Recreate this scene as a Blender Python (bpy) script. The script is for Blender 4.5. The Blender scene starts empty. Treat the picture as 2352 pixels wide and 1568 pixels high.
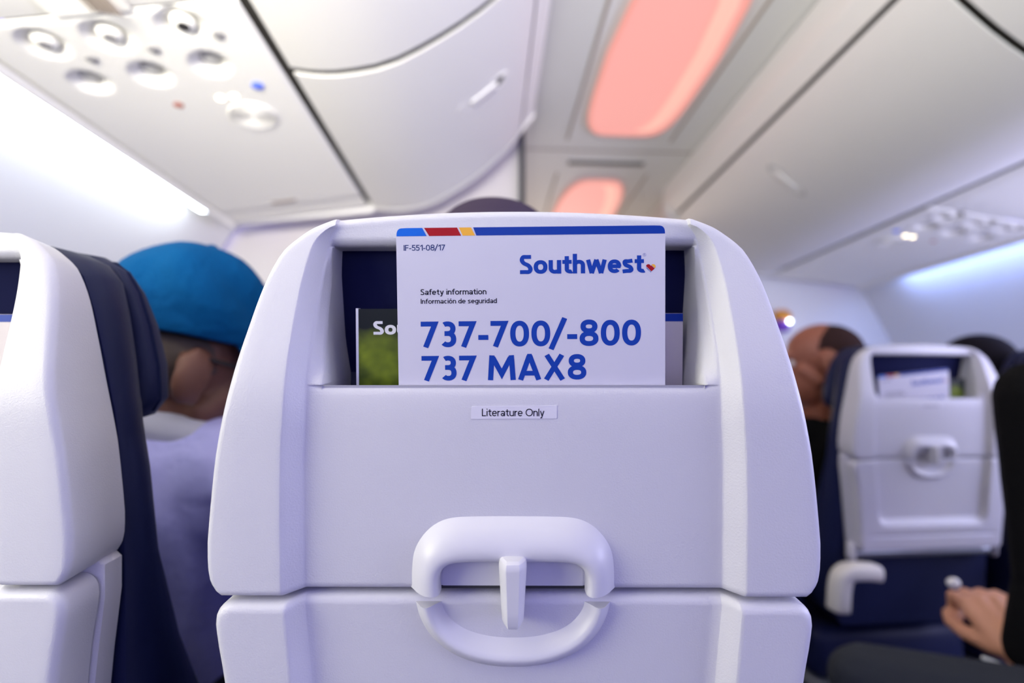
import bpy, bmesh, math, random
from mathutils import Vector, Matrix, Euler

random.seed(7)
SC = bpy.context.scene
COL = SC.collection
R = math.radians

# ------------------------------------------------------------------ camera
cam_data = bpy.data.cameras.new('camera')
cam = bpy.data.objects.new('camera', cam_data)
COL.objects.link(cam)
cam.location = (-0.56, 0.0, 1.05)
cam.rotation_euler = (R(90 + 6.853), 0, R(-2.66))
cam_data.sensor_width = 36.0
cam_data.lens = 1090.0 / 2352.0 * 36.0
cam_data.clip_start = 0.02
cam_data.dof.use_dof = True
cam_data.dof.focus_distance = 0.342
cam_data.dof.aperture_fstop = 2.1
SC.camera = cam

# ------------------------------------------------------------------ world, lamps, exposure
world = bpy.data.worlds.new('cabin_air')
SC.world = world
world.use_nodes = True
world.node_tree.nodes['Background'].inputs['Color'].default_value = (0.36, 0.33, 1.0, 1)
world.node_tree.nodes['Background'].inputs['Strength'].default_value = 1.18
SC.view_settings.view_transform = 'Standard'
SC.view_settings.look = 'None'
SC.view_settings.exposure = 0.0
SC.view_settings.gamma = 1.0
SC.view_settings.use_curve_mapping = False
try:
    SC.cycles.use_denoising = True
    SC.cycles.max_bounces = 10
    SC.cycles.diffuse_bounces = 6
    SC.cycles.sample_clamp_indirect = 6.0
except Exception:
    pass


def area(name, loc, target, sx, sy, power, color):
    d = bpy.data.lights.new(name, 'AREA')
    d.shape = 'RECTANGLE'
    d.size, d.size_y = sx, sy
    d.energy = power
    d.color = color
    o = bpy.data.objects.new(name, d)
    COL.objects.link(o)
    o.location = loc
    o.rotation_euler = (Vector(target) - Vector(loc)).to_track_quat('-Z', 'Y').to_euler()
    return o


# daylight through the window beside the camera's row, and lavender fill added along the windows opposite
area('window_daylight', (-1.66, -0.10, 1.20), (-0.50, 0.32, 1.12), 0.7, 0.34, 10.0, (1.0, 0.98, 0.70))
area('window_daylight', (1.66, 0.20, 1.16), (0.2, 0.30, 1.25), 2.4, 0.34, 41.0, (0.66, 0.66, 1.0))
# added mid-air fill lights behind the camera, aimed up at bins and ceiling
wash = area('cabin_wash', (-0.45, -0.50, 1.35), (-0.20, 0.55, 2.40), 2.2, 0.5, 17.0, (0.98, 0.96, 0.88))
wash.data.spread = R(75)
wash = area('cabin_wash', (-0.90, -0.70, 1.32), (-1.12, 1.05, 1.80), 0.7, 0.3, 4.2, (1.0, 0.96, 0.86))
wash.data.spread = R(42)
wash = area('cabin_wash', (-0.20, -0.70, 1.40), (0.45, 2.40, 2.06), 1.4, 0.4, 1.8, (0.8, 0.95, 0.95))
wash.data.spread = R(50)
# unseen light added beyond the bulkheads to brighten the far bins
area('galley_light', (0.0, 4.3, 1.55), (0.0, 1.6, 1.95), 0.6, 0.8, 11.0, (1.0, 0.86, 0.72))


# ------------------------------------------------------------------ materials
def mat(name, color, rough=0.5, metal=0.0, emit=None, estr=0.0, bump=None, spec=None, sheen=0.0, noise=None):
    m = bpy.data.materials.new(name)
    m.use_nodes = True
    nt = m.node_tree
    b = nt.nodes['Principled BSDF']
    b.inputs['Base Color'].default_value = (*color, 1)
    b.inputs['Roughness'].default_value = rough
    b.inputs['Metallic'].default_value = metal
    if spec is not None:
        b.inputs['Specular IOR Level'].default_value = spec
    if sheen:
        b.inputs['Sheen Weight'].default_value = sheen
    if emit:
        b.inputs['Emission Color'].default_value = (*emit, 1)
        b.inputs['Emission Strength'].default_value = estr
    if bump or noise:
        tc = nt.nodes.new('ShaderNodeTexCoord')
    if bump:
        n = nt.nodes.new('ShaderNodeTexNoise')
        n.inputs['Scale'].default_value = bump[0]
        n.inputs['Detail'].default_value = 2.0
        bp = nt.nodes.new('ShaderNodeBump')
        bp.inputs['Strength'].default_value = bump[1]
        bp.inputs['Distance'].default_value = bump[2] if len(bump) > 2 else 0.001
        nt.links.new(tc.outputs['Object'], n.inputs['Vector'])
        nt.links.new(n.outputs['Fac'], bp.inputs['Height'])
        nt.links.new(bp.outputs['Normal'], b.inputs['Normal'])
    if noise:
        n2 = nt.nodes.new('ShaderNodeTexNoise')
        n2.inputs['Scale'].default_value = noise[0]
        n2.inputs['Detail'].default_value = 3.0
        cr = nt.nodes.new('ShaderNodeValToRGB')
        cr.color_ramp.elements[0].color = (*noise[1], 1)
        cr.color_ramp.elements[1].color = (*noise[2], 1)
        cr.color_ramp.elements[0].position = 0.38
        cr.color_ramp.elements[1].position = 0.62
        nt.links.new(tc.outputs['Object'], n2.inputs['Vector'])
        nt.links.new(n2.outputs['Fac'], cr.inputs['Fac'])
        nt.links.new(cr.outputs['Color'], b.inputs['Base Color'])
    return m


M = {}
M['plastic'] = mat('seat_plastic', (0.60, 0.595, 0.635), 0.42, bump=(800, 0.30, 0.0006))
M['latch'] = mat('latch_plastic', (0.62, 0.615, 0.655), 0.35)
M['dark_gap'] = mat('dark_gap', (0.03, 0.03, 0.035), 0.8)
M['navy'] = mat('navy_leather', (0.008, 0.012, 0.050), 0.5, bump=(500, 0.15, 0.001), spec=0.22)
M['lining'] = mat('navy_lining', (0.010, 0.012, 0.050), 0.85, bump=(1200, 0.2, 0.0005), spec=0.08)
M['navy_fabric'] = mat('navy_fabric', (0.010, 0.014, 0.045), 0.9, spec=0.08)
M['grey_metal'] = mat('grey_metal', (0.30, 0.32, 0.36), 0.35, 0.6)
M['cream'] = mat('cream_plastic', (0.80, 0.78, 0.70), 0.4)
M['paper'] = mat('card_paper', (0.61, 0.60, 0.68), 0.5, spec=.2)
M['ink_blue'] = mat('ink_blue', (0.009, 0.050, 0.35), 0.4, spec=.12)
M['ink_band'] = mat('ink_band', (0.007, 0.042, 0.32), 0.35, spec=.12)
M['ink_lightblue'] = mat('ink_lightblue', (0.010, 0.13, 0.62), 0.4, spec=.12)
M['ink_red'] = mat('ink_red', (0.36, 0.008, 0.014), 0.4, spec=.12)
M['ink_gold'] = mat('ink_gold', (0.82, 0.42, 0.05), 0.4, spec=.12)
M['ink_white'] = mat('ink_white', (0.85, 0.85, 0.88), 0.5)
M['ink_navy'] = mat('ink_navy', (0.015, 0.035, 0.14), 0.5, spec=.12)
M['ink_black'] = mat('ink_black', (0.01, 0.01, 0.014), 0.5, spec=.12)
M['sticker'] = mat('sticker_paper', (0.68, 0.67, 0.73), 0.35)
M['mag_cover'] = mat('magazine_cover', (0.1, 0.14, 0.03), 0.35, noise=(26, (0.055, 0.085, 0.008), (0.25, 0.33, 0.02)), spec=.2)


def printed_dark_top(m):
    """the cover photograph: dark woods along the top, bright leaves below"""
    nt = m.node_tree
    b = nt.nodes['Principled BSDF']
    src = b.inputs['Base Color'].links[0].from_socket
    tc = nt.nodes.new('ShaderNodeTexCoord')
    sep = nt.nodes.new('ShaderNodeSeparateXYZ')
    nz = nt.nodes.new('ShaderNodeTexNoise')
    nz.inputs['Scale'].default_value = 45
    ad = nt.nodes.new('ShaderNodeMath')
    ad.operation = 'MULTIPLY_ADD'
    ad.inputs[1].default_value = 0.030
    mr = nt.nodes.new('ShaderNodeMapRange')
    mr.inputs['From Min'].default_value = -0.020
    mr.inputs['From Max'].default_value = 0.004
    mx = nt.nodes.new('ShaderNodeMix')
    mx.data_type = 'RGBA'
    mx.inputs['B'].default_value = (0.012, 0.016, 0.014, 1)
    nt.links.new(tc.outputs['Object'], sep.inputs[0])
    nt.links.new(tc.outputs['Object'], nz.inputs['Vector'])
    nt.links.new(nz.outputs['Fac'], ad.inputs[0])
    nt.links.new(sep.outputs['Y'], ad.inputs[2])
    nt.links.new(ad.outputs[0], mr.inputs['Value'])
    nt.links.new(mr.outputs['Result'], mx.inputs['Factor'])
    nt.links.new(src, mx.inputs['A'])
    nt.links.new(mx.outputs['Result'], b.inputs['Base Color'])


printed_dark_top(M['mag_cover'])
M['mag_dark'] = mat('magazine_dark', (0.012, 0.014, 0.018), 0.4)
M['grey_paper'] = mat('grey_paper', (0.66, 0.60, 0.60), 0.6)
M['wall'] = mat('sidewall_plastic', (0.80, 0.79, 0.78), 0.5)
M['ceil'] = mat('ceiling_panel', (0.66, 0.65, 0.62), 0.55)
M['bin'] = mat('bin_plastic', (0.78, 0.76, 0.72), 0.5)
M['psu'] = mat('service_panel', (0.90, 0.88, 0.81), 0.5)
M['bulk'] = mat('bulkhead_laminate', (0.60, 0.565, 0.54), 0.5)
M['seam'] = mat('seam_rubber', (0.06, 0.055, 0.05), 0.8)
M['tan_seam'] = mat('tan_seam', (0.36, 0.30, 0.25), 0.7)
M['carpet'] = mat('carpet', (0.012, 0.014, 0.022), 0.95, bump=(300, 0.5, 0.003), spec=0.08)
M['led'] = mat('led_strip', (1, 1, 1), 0.5, emit=(0.80, 0.92, 1.0), estr=13.0)
M['led_right'] = mat('led_strip_blue', (1, 1, 1), 0.5, emit=(0.28, 0.42, 1.0), estr=23.0)
M['lamp_pink'] = mat('lamp_pink', (0.22, 0.10, 0.09), 0.6, emit=(1.0, 0.42, 0.37), estr=0.84)
M['lamp_peach'] = mat('lamp_peach', (0.22, 0.14, 0.11), 0.6, emit=(1.0, 0.52, 0.42), estr=0.90)
M['lamp_rim'] = mat('lamp_rim', (0.22, 0.12, 0.10), 0.6, emit=(1.0, 0.38, 0.32), estr=0.74)
M['lamp_frame'] = mat('lamp_frame', (0.60, 0.58, 0.55), 0.5)
M['slot'] = mat('vent_slot', (0.05, 0.042, 0.035), 0.7)
M['nozzle'] = mat('nozzle_grey', (0.30, 0.29, 0.29), 0.4)
M['nozzle_hole'] = mat('nozzle_hole', (0.02, 0.018, 0.018), 0.7)
M['lens'] = mat('reading_lens', (0.62, 0.61, 0.58), 0.25)
M['sign_glow'] = mat('sign_glow', (1, 0.9, 0.7), 0.5, emit=(1.0, 0.86, 0.55), estr=6.0)
M['blue_mark'] = mat('blue_mark', (0.10, 0.16, 0.62), 0.5, emit=(0.12, 0.2, 1.0), estr=0.35)
M['red_mark'] = mat('red_mark', (0.55, 0.20, 0.14), 0.5)
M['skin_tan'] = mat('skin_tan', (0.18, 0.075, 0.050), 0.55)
M['skin_red'] = mat('skin_red', (0.30, 0.10, 0.055), 0.5)
M['skin_hand'] = mat('skin_hand', (0.74, 0.36, 0.20), 0.5)
M['nail'] = mat('nail', (0.90, 0.88, 0.78), 0.15)
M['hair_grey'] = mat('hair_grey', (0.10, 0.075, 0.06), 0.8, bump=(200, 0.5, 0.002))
M['hair_dark'] = mat('hair_dark', (0.010, 0.008, 0.012), 0.8, spec=.1, bump=(200, 0.5, 0.002))
M['hair_shaved'] = mat('hair_shaved', (0.035, 0.018, 0.016), 0.9, spec=.08, bump=(400, 0.4, 0.001))
M['teal'] = mat('teal_cotton', (0.001, 0.075, 0.22), 0.85, bump=(45, 0.6, 0.008), spec=0.08)
M['beanie'] = mat('plum_knit', (0.055, 0.040, 0.068), 0.95, bump=(250, 0.6, 0.003), spec=0.08)
M['shirt_blue'] = mat('lavender_shirt', (0.52, 0.52, 0.95), 0.85, bump=(30, 0.5, 0.01), spec=0.08)
M['collar'] = mat('pale_collar', (0.55, 0.55, 0.66), 0.8)
M['black_cloth'] = mat('black_cloth', (0.008, 0.008, 0.008), 0.95, bump=(60, 0.4, 0.006), spec=0.08)
M['grey_trousers'] = mat('grey_trousers', (0.040, 0.046, 0.055), 0.9, bump=(70, 0.3, 0.005), spec=0.08)
M['dark_trousers'] = mat('dark_trousers', (0.02, 0.022, 0.03), 0.9, spec=0.08)
M['white_cuff'] = mat('white_cuff', (0.62, 0.64, 0.58), 0.8)
M['shoe'] = mat('black_shoe', (0.012, 0.011, 0.01), 0.5)
M['glasses'] = mat('glasses_black', (0.01, 0.01, 0.01), 0.3)
M['eye'] = mat('eye_white', (0.75, 0.72, 0.70), 0.2)
M['silver'] = mat('silver', (0.9, 0.9, 0.86), 0.12, 1.0)
M['orange'] = mat('orange_housing', (0.70, 0.28, 0.02), 0.5)
M['purple'] = mat('purple_base', (0.16, 0.03, 0.45), 0.5)
M['white_led'] = mat('white_led', (1, 1, 1), 0.5, emit=(0.75, 0.88, 1.0), estr=14.0)


# ------------------------------------------------------------------ helpers
def link(name, me, m=None, parent=None):
    o = bpy.data.objects.new(name, me)
    COL.objects.link(o)
    if m is not None:
        ms = m if isinstance(m, (list, tuple)) else [m]
        for x in ms:
            me.materials.append(x)
    if parent is not None:
        o.parent = parent
    return o


def mesh(name, verts, faces, m=None, parent=None, smooth=True, fm=None, angle=None, flip=False):
    me = bpy.data.meshes.new(name)
    if flip:
        faces = [tuple(reversed(f)) for f in faces]
    me.from_pydata([tuple(v) for v in verts], [], faces)
    me.update()
    if smooth:
        me.polygons.foreach_set('use_smooth', [True] * len(me.polygons))
        if angle:
            me.set_sharp_from_angle(angle=R(angle))
    if fm:
        me.polygons.foreach_set('material_index', fm)
    return link(name, me, m, parent)


def bmobj(name, bm, m=None, parent=None, smooth=True, angle=None):
    bmesh.ops.recalc_face_normals(bm, faces=bm.faces[:])
    me = bpy.data.meshes.new(name)
    bm.to_mesh(me)
    bm.free()
    if smooth:
        me.polygons.foreach_set('use_smooth', [True] * len(me.polygons))
        if angle:
            me.set_sharp_from_angle(angle=R(angle))
    return link(name, me, m, parent)


def thing(name, label, cat, loc=(0, 0, 0), rz=0.0, group=None):
    o = bpy.data.objects.new(name, None)
    o.empty_display_size = 0.05
    COL.objects.link(o)
    o.location = loc
    o.rotation_euler = (0, 0, rz)
    o['label'] = label
    o['category'] = cat
    if group:
        o['group'] = group
    return o


def tag(o, label, cat, group=None):
    o['label'] = label
    o['category'] = cat
    if group:
        o['group'] = group
    return o


def struct(o):
    o['kind'] = 'structure'
    return o


def copy_tree(o, parent=None):
    c = o.copy()
    COL.objects.link(c)
    c.parent = parent
    for ch in list(o.children):
        copy_tree(ch, c)
    return c


def interp(tab, x):
    if x <= tab[0][0]:
        return tab[0][1]
    for (a, b), (c, d) in zip(tab, tab[1:]):
        if x <= c:
            return b + (d - b) * (x - a) / (c - a)
    return tab[-1][1]


def pchip(tab):
    """smooth monotone interpolation through a table"""
    xs = [p[0] for p in tab]
    ys = [p[1] for p in tab]
    n = len(xs)
    h = [xs[i + 1] - xs[i] for i in range(n - 1)]
    d = [(ys[i + 1] - ys[i]) / h[i] for i in range(n - 1)]
    s = [d[0]] + [0 if d[i - 1] * d[i] <= 0 else 2 * d[i - 1] * d[i] / (d[i - 1] + d[i]) for i in range(1, n - 1)] + [d[-1]]

    def f(x):
        if x <= xs[0]:
            return ys[0] + s[0] * (x - xs[0])
        if x >= xs[-1]:
            return ys[-1] + s[-1] * (x - xs[-1])
        i = max(j for j in range(n - 1) if xs[j] <= x)
        t = (x - xs[i]) / h[i]
        return (ys[i] * (1 + 2 * t) * (1 - t) ** 2 + h[i] * s[i] * t * (1 - t) ** 2
                + ys[i + 1] * t * t * (3 - 2 * t) + h[i] * s[i + 1] * t * t * (t - 1))
    return f


def sstep(a, b, x):
    t = max(0.0, min(1.0, (x - a) / (b - a)))
    return t * t * (3 - 2 * t)


def chaikin(pts, n=2, closed=False):
    for _ in range(n):
        out = []
        if not closed:
            out.append(pts[0])
        rng = range(len(pts) if closed else len(pts) - 1)
        for i in rng:
            a, b = pts[i], pts[(i + 1) % len(pts)]
            out.append(tuple(x * .75 + y * .25 for x, y in zip(a, b)))
            out.append(tuple(x * .25 + y * .75 for x, y in zip(a, b)))
        if not closed:
            out.append(pts[-1])
        pts = out
    return pts


def resample(pts, n):
    L = [0]
    for a, b in zip(pts, pts[1:]):
        L.append(L[-1] + math.dist(a, b))
    out = []
    j = 0
    for i in range(n):
        s = L[-1] * i / (n - 1)
        while j < len(L) - 2 and L[j + 1] < s:
            j += 1
        t = (s - L[j]) / max(1e-12, L[j + 1] - L[j])
        out.append(tuple(x + (y - x) * t for x, y in zip(pts[j], pts[j + 1])))
    return out


def grid_faces(nr, nc, off=0, closed=False):
    f = []
    for i in range(nr - 1):
        for j in range(nc if closed else nc - 1):
            k = (j + 1) % nc
            f.append((off + i * nc + j, off + i * nc + k, off + (i + 1) * nc + k, off + (i + 1) * nc + j))
    return f


def add_box(bm, c, s, rot=None, bevel=0.0, seg=2):
    g = bmesh.ops.create_cube(bm, size=1.0)
    mt = Matrix.Translation(c) @ (rot.to_4x4() if rot else Matrix.Identity(4)) @ Matrix.Diagonal((*s, 1))
    bmesh.ops.transform(bm, matrix=mt, verts=g['verts'])
    if bevel:
        es = list({e for v in g['verts'] for e in v.link_edges})
        bmesh.ops.bevel(bm, geom=es, offset=bevel, segments=seg, affect='EDGES', profile=0.5)


def box(name, c, s, m, parent=None, bevel=0.0, seg=3, rot=None):
    bm = bmesh.new()
    add_box(bm, c, s, rot, bevel, seg)
    return bmobj(name, bm, m, parent, smooth=bevel > 0, angle=50)


def extrude_profile(name, prof, y0, y1, m, parent=None, ny=2, closed=False, smooth=True, caps=False, angle=40):
    """prof: list of (x, z); swept along Y"""
    vs = []
    for i in range(ny):
        y = y0 + (y1 - y0) * i / (ny - 1)
        vs += [(x, y, z) for x, z in prof]
    n = len(prof)
    fs = grid_faces(ny, n, 0, closed)
    if caps:
        fs.append(tuple(range(n)))
        fs.append(tuple(reversed(range((ny - 1) * n, ny * n))))
    me = mesh(name, vs, fs, m, parent, smooth, angle=angle)
    bm = bmesh.new()
    bm.from_mesh(me.data)
    bmesh.ops.recalc_face_normals(bm, faces=bm.faces[:])
    bm.to_mesh(me.data)
    bm.free()
    return me


def lathe(name, prof, m, parent=None, seg=32, matrix=None, smooth=True, angle=40):
    """prof: (radius, height) around local Z"""
    vs, fs = [], []
    for r, h in prof:
        for k in range(seg):
            a = 2 * math.pi * k / seg
            vs.append(Vector((r * math.cos(a), r * math.sin(a), h)))
    if matrix is not None:
        vs = [matrix @ v for v in vs]
    fs = grid_faces(len(prof), seg, 0, True)
    return mesh(name, vs, fs, m, parent, smooth, angle=angle)


# ------------------------------------------------------------------ stroke lettering
def arc(cx, cy, rx, ry, a0, a1, n=22, p=2.25):
    out = []
    for i in range(n + 1):
        a = R(a0 + (a1 - a0) * i / n)
        c, s = math.cos(a), math.sin(a)
        out.append((cx + rx * math.copysign(abs(c) ** (2 / p), c), cy + ry * math.copysign(abs(s) ** (2 / p), s)))
    return out


def spl(*pts):
    """Catmull-Rom through points"""
    P = [pts[0]] + list(pts) + [pts[-1]]
    out = []
    for i in range(1, len(P) - 2):
        p0, p1, p2, p3 = P[i - 1], P[i], P[i + 1], P[i + 2]
        for k in range(8):
            t = k / 8
            out.append(tuple(0.5 * (2 * b + (c - a) * t + (2 * a - 5 * b + 4 * c - d) * t * t + (3 * b - a - 3 * c + d) * t ** 3)
                             for a, b, c, d in zip(p0, p1, p2, p3)))
    out.append(pts[-1])
    return out


def glyph(ch, s, x=0.72):
    """centre lines of a glyph, cap height 1, stroke s, x-height x -> (advance, paths)"""
    h = s / 2
    g = 0.09          # side bearing
    L = []
    if ch == ' ':
        return 0.34, []
    if ch == '0':
        w = 0.68; L = [arc(w / 2, .5, w / 2 - h, .5 - h, 0, 360, 40)]
    elif ch == 'O':
        w = 0.98; L = [arc(w / 2, .5, w / 2 - h, .5 - h, 0, 360, 40)]
    elif ch == '1':
        w = 0.42; L = [[(0.02, .72), (w - h, .97)], [(w - h, 0), (w - h, 1)]]
    elif ch == '3':
        w = 0.58
        L = [arc(w / 2 - .03, .765 - h / 2, w / 2 - h, .235 - h / 2, 128, -90, 22) + [(.15, .53)],
             [(.15, .53)] + arc(w / 2 - .02, (.53 + h) / 2, w / 2 + .01 - h, (.53 - h) / 2, 90, -140, 24)]
    elif ch == '5':
        w = 0.60
        L = [[(w - .03, 1 - h), (.12, 1 - h), (.075, .50)], [(.075, .50)] + arc(w * .44, .325, w * .56 - h, .325 - h, 125, -150, 26)]
    elif ch == '7':
        w = 0.62; L = [[(0, 1 - h), (w - h * 1.15, 1 - h), (.13 + h * .4, -0.0)]]
    elif ch == '8':
        w = 0.68
        L = [arc(w / 2, .755, w / 2 - h - .035, .245 - h * .98 + .02, 0, 360, 30), arc(w / 2, .285, w / 2 - h, .285 - h + .005, 0, 360, 30)]
    elif ch == '-':
        w = 0.36; L = [[(0.0, .365), (w, .365)]]
    elif ch == '/':
        w = 0.44; L = [[(-.06, -.12), (w + .0, 1.09)]]
    elif ch == 'M':
        w = 1.02; L = [[(h, 0), (h + .06, 1 - h * .0)], [(h + .09, 1 - h * .9), (w / 2, .25), (w - h - .09, 1 - h * .9)], [(w - h - .06, 1), (w - h, 0)]]
    elif ch == 'A':
        w = 0.84; L = [[(h * .9, 0), (w / 2 - .01, 1 - h * .3)], [(w / 2 + .01, 1 - h * .3), (w - h * .9, 0)], [(.2, .27), (w - .2, .27)]]
        L.append([(w / 2 - h * .9, 1 - h * .5), (w / 2 + h * .9, 1 - h * .5)])
    elif ch == 'X':
        w = 0.80; L = [[(h * 1.05, 0), (w - h * 1.3, 1)], [(h * 1.3, 1), (w - h * 1.05, 0)]]
    elif ch == 'I':
        w = s; L = [[(h, 0), (h, 1)]]
    elif ch == 'F':
        w = 0.60; L = [[(h, 0), (h, 1 - h), (w, 1 - h)], [(h, .51), (w - .06, .51)]]
    elif ch == 'L':
        w = 0.56; L = [[(h, 1), (h, h), (w, h)]]
    elif ch == 'S':
        w = 0.62
        L = [spl((w - .07, .90), (w * .56, 1 - h), (w * .28, .95 - h * .6), (h + .005, .735), (w * .32, .57), (w * .68, .44),
                 (w - h, .26), (w * .72, .08 + h * .3), (w * .40, h), (.015, .10))]
    elif ch == 'o' or ch == 'ó':
        w = x * .92; L = [arc(w / 2, x / 2, w / 2 - h, x / 2 - h, 0, 360, 34)]
        if ch == 'ó':
            L.append([(w * .42, x + .12), (w * .66, x + .28)])
    elif ch == 'u':
        w = x * .84; L = [[(h, x), (h, .30)] + arc(w / 2, .30, w / 2 - h, .30 - h, 180, 300, 14), [(w - h, x), (w - h, 0)], [(w * .55, h * 1.02), (w - h, .13)]]
    elif ch == 'n' or ch == 'h':
        w = x * .82; L = [[(h, 0), (h, x if ch == 'n' else 1.04)], [(h, x * .70)] + arc(w / 2, x - .30, w / 2 - h, .30 - h, 150, 0, 14) + [(w - h, 0)]]
    elif ch == 'm':
        w = x * 1.36; q = (w - s) / 2
        L = [[(h, 0), (h, x)], [(h, x * .70)] + arc(h + q / 2, x - .24, q / 2, .24 - h, 150, 0, 12) + [(h + q, 0)],
             [(h + q, x * .70)] + arc(h + q * 1.5, x - .24, q / 2, .24 - h, 150, 0, 12) + [(w - h, 0)]]
    elif ch == 'r':
        w = x * .52; L = [[(h, 0), (h, x)], [(h, x * .62), (h + .08, x * .86), (w, x - h * 1.05)]]
    elif ch == 't':
        w = x * .62; k = x * .30
        L = [[(k, x + .20), (k, .24)] + arc(k + .20, .24, .20, .24 - h, 180, 275, 12) + [(w + .02, h * 1.15)], [(0, x - h), (w + .0, x - h)]]
    elif ch == 'f':
        w = x * .56; k = x * .26
        L = [[(k, 0), (k, .80)] + arc(k + .17, .80, .17, .22 - h, 180, 90, 10) + [(w + .05, 1.01 - h)], [(0, x - h), (w, x - h)]]
    elif ch == 'w':
        w = x * 1.36; L = [[(h * .9, x), (w * .27, 0)], [(w * .27, 0), (w / 2, x)], [(w / 2, x), (w * .73, 0)], [(w * .73, 0), (w - h * .9, x)]]
    elif ch == 'y':
        w = x * .84; L = [[(h * .9, x), (w * .5, .02)], [(w - h * .9, x), (w * .40, -.20), (.06, -.27 + h * .4)]]
    elif ch == 'e':
        w = x * .90; L = [[(h * .8, x * .50), (w - h * .3, x * .50)], arc(w / 2, x / 2, w / 2 - h, x / 2 - h, -4, 318, 34)]
    elif ch == 's':
        w = x * .74
        L = [spl((w - .05, x * .90), (w * .55, x - h), (w * .26, x * .94 - h * .6), (h + .01, x * .73), (w * .34, x * .57), (w * .68, x * .44),
                 (w - h, x * .26), (w * .70, h + .01), (w * .40, h), (.01, x * .11))]
    elif ch == 'a':
        w = x * .80; L = [[(.06, x * .80)] + arc(w * .48, x - .22, w * .52 - h, .22 - h, 150, 0, 14) + [(w - h, 0)],
                          arc(w * .44, .21, w * .44 - h, .21 - h, 0, 360, 24)]
    elif ch == 'd' or ch == 'g':
        w = x * .84; L = [arc(w / 2 - .01, x / 2, w / 2 - h, x / 2 - h, 0, 360, 30)]
        L.append([(w - h, 0), (w - h, 1.0)] if ch == 'd' else [(w - h, x), (w - h, -.06)] + arc(w / 2, -.06, w / 2 - h, .21 - h, 0, -150, 14))
    elif ch == 'c':
        w = x * .80; L = [arc(w / 2 + .02, x / 2, w / 2 - h, x / 2 - h, 48, 312, 28)]
    elif ch == 'i':
        w = s; L = [[(h, 0), (h, x)], [(h, .88), (h, 1.0)]]
    elif ch == 'l':
        w = s; L = [[(h, 0), (h, 1.0)]]
    elif ch == 'q':  # registered mark: ring and small R
        w = 1.0; L = [arc(.5, .5, .44, .44, 0, 360, 30), [(.38, .25), (.38, .75), (.55, .73), (.62, .62), (.55, .52), (.40, .5)], [(.5, .5), (.64, .25)]]
    else:
        w = .5
    return w + g, L


def ribbon(bm, pts, hw, put, mi):
    q = [pts[0]]
    for p in pts[1:]:
        if math.dist(p, q[-1]) > 1e-5:
            q.append(p)
    pts = q
    closed = math.dist(pts[0], pts[-1]) < 1e-4 and len(pts) > 4
    if closed:
        pts = pts[:-1]
    n = len(pts)
    lv, rv = [], []
    for i, (px, py) in enumerate(pts):
        a = pts[i - 1] if (i > 0 or closed) else None
        c = pts[(i + 1) % n] if (i < n - 1 or closed) else None

        def nrm(p, r):
            dx, dy = r[0] - p[0], r[1] - p[1]
            l = math.hypot(dx, dy)
            return (-dy / l, dx / l)
        if a and c:
            n1, n2 = nrm(a, (px, py)), nrm((px, py), c)
            mx, my = n1[0] + n2[0], n1[1] + n2[1]
            l2 = mx * mx + my * my
            k = 2 / l2 if l2 > 0.25 else 3.0
            mx, my = mx * k, my * k
        else:
            mx, my = nrm(a, (px, py)) if a else nrm((px, py), c)
        lv.append(bm.verts.new(put(px + mx * hw, py + my * hw)))
        rv.append(bm.verts.new(put(px - mx * hw, py - my * hw)))
    for i in range(n if closed else n - 1):
        j = (i + 1) % n
        f = bm.faces.new((rv[i], rv[j], lv[j], lv[i]))
        f.material_index = mi


def text_mesh(name, body, stroke, x0, y0, width, height, frame, m, parent, track=0.0, xh=0.72, up=(0, 0, 1)):
    """frame(x, y) -> local 3D point"""
    total, lay = 0.0, []
    for ch in body:
        adv, L = glyph(ch, stroke, xh)
        lay.append((total, L))
        total += adv + track
    total -= 0.09 + track
    sx, sy = width / total, height
    bm = bmesh.new()
    for off, L in lay:
        for k, p in enumerate(L):
            ribbon(bm, p, stroke / 2, lambda x, y, o=off, k=k: frame(x0 + (x + o) * sx, y0 + y * sy) + Vector(up) * (k * 6e-6), 0)
    me = bpy.data.meshes.new(name)
    bm.to_mesh(me)
    bm.free()
    return link(name, me, m, parent)


# ------------------------------------------------------------------ cabin shell
ZB = 0.918
wl_prof = [(1.500, 1.72), (1.545, 1.68), (1.590, 1.60), (1.640, 1.50), (1.690, 1.40), (1.735, 1.26), (1.765, 1.10), (1.775, .92),
           (1.755, .65), (1.70, .35), (1.62, .10), (1.60, -.02)]
o = struct(extrude_profile('wall_left', [(-x, z) for x, z in wl_prof], -2.6, 1.80, M['wall'], ny=3))
o = struct(extrude_profile('wall_right', wl_prof, -2.6, 2.56, M['wall'], ny=3))
struct(box('floor', (0, 1.2, -.03), (3.4, 7.6, .04), M['carpet']))
struct(box('ceiling', (0, 1.2, 2.225), (.95, 7.6, .03), M['ceil']))
# bulkheads: walls facing the rows, with the aisle between them
struct(box('wall_front_left', (-1.12, 1.845, 1.10), (1.36, .05, 2.24), M['bulk'], bevel=.004))
struct(box('wall_front_right', (1.12, 2.585, 1.10), (1.36, .05, 2.24), M['wall'], bevel=.004))
struct(box('wall_galley', (0, 4.95, 1.1), (3.4, .05, 2.24), M['bulk']))
struct(box('wall_closet', (-.455, 3.4, 1.10), (.03, 3.06, 2.24), M['bulk']))
struct(box('wall_closet_right', (.455, 3.75, 1.10), (.03, 2.3, 2.24), M['bulk']))
struct(box('trim_1', (-.436, 1.845, 1.16), (.022, .09, 2.08), M['dark_gap']))

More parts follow.
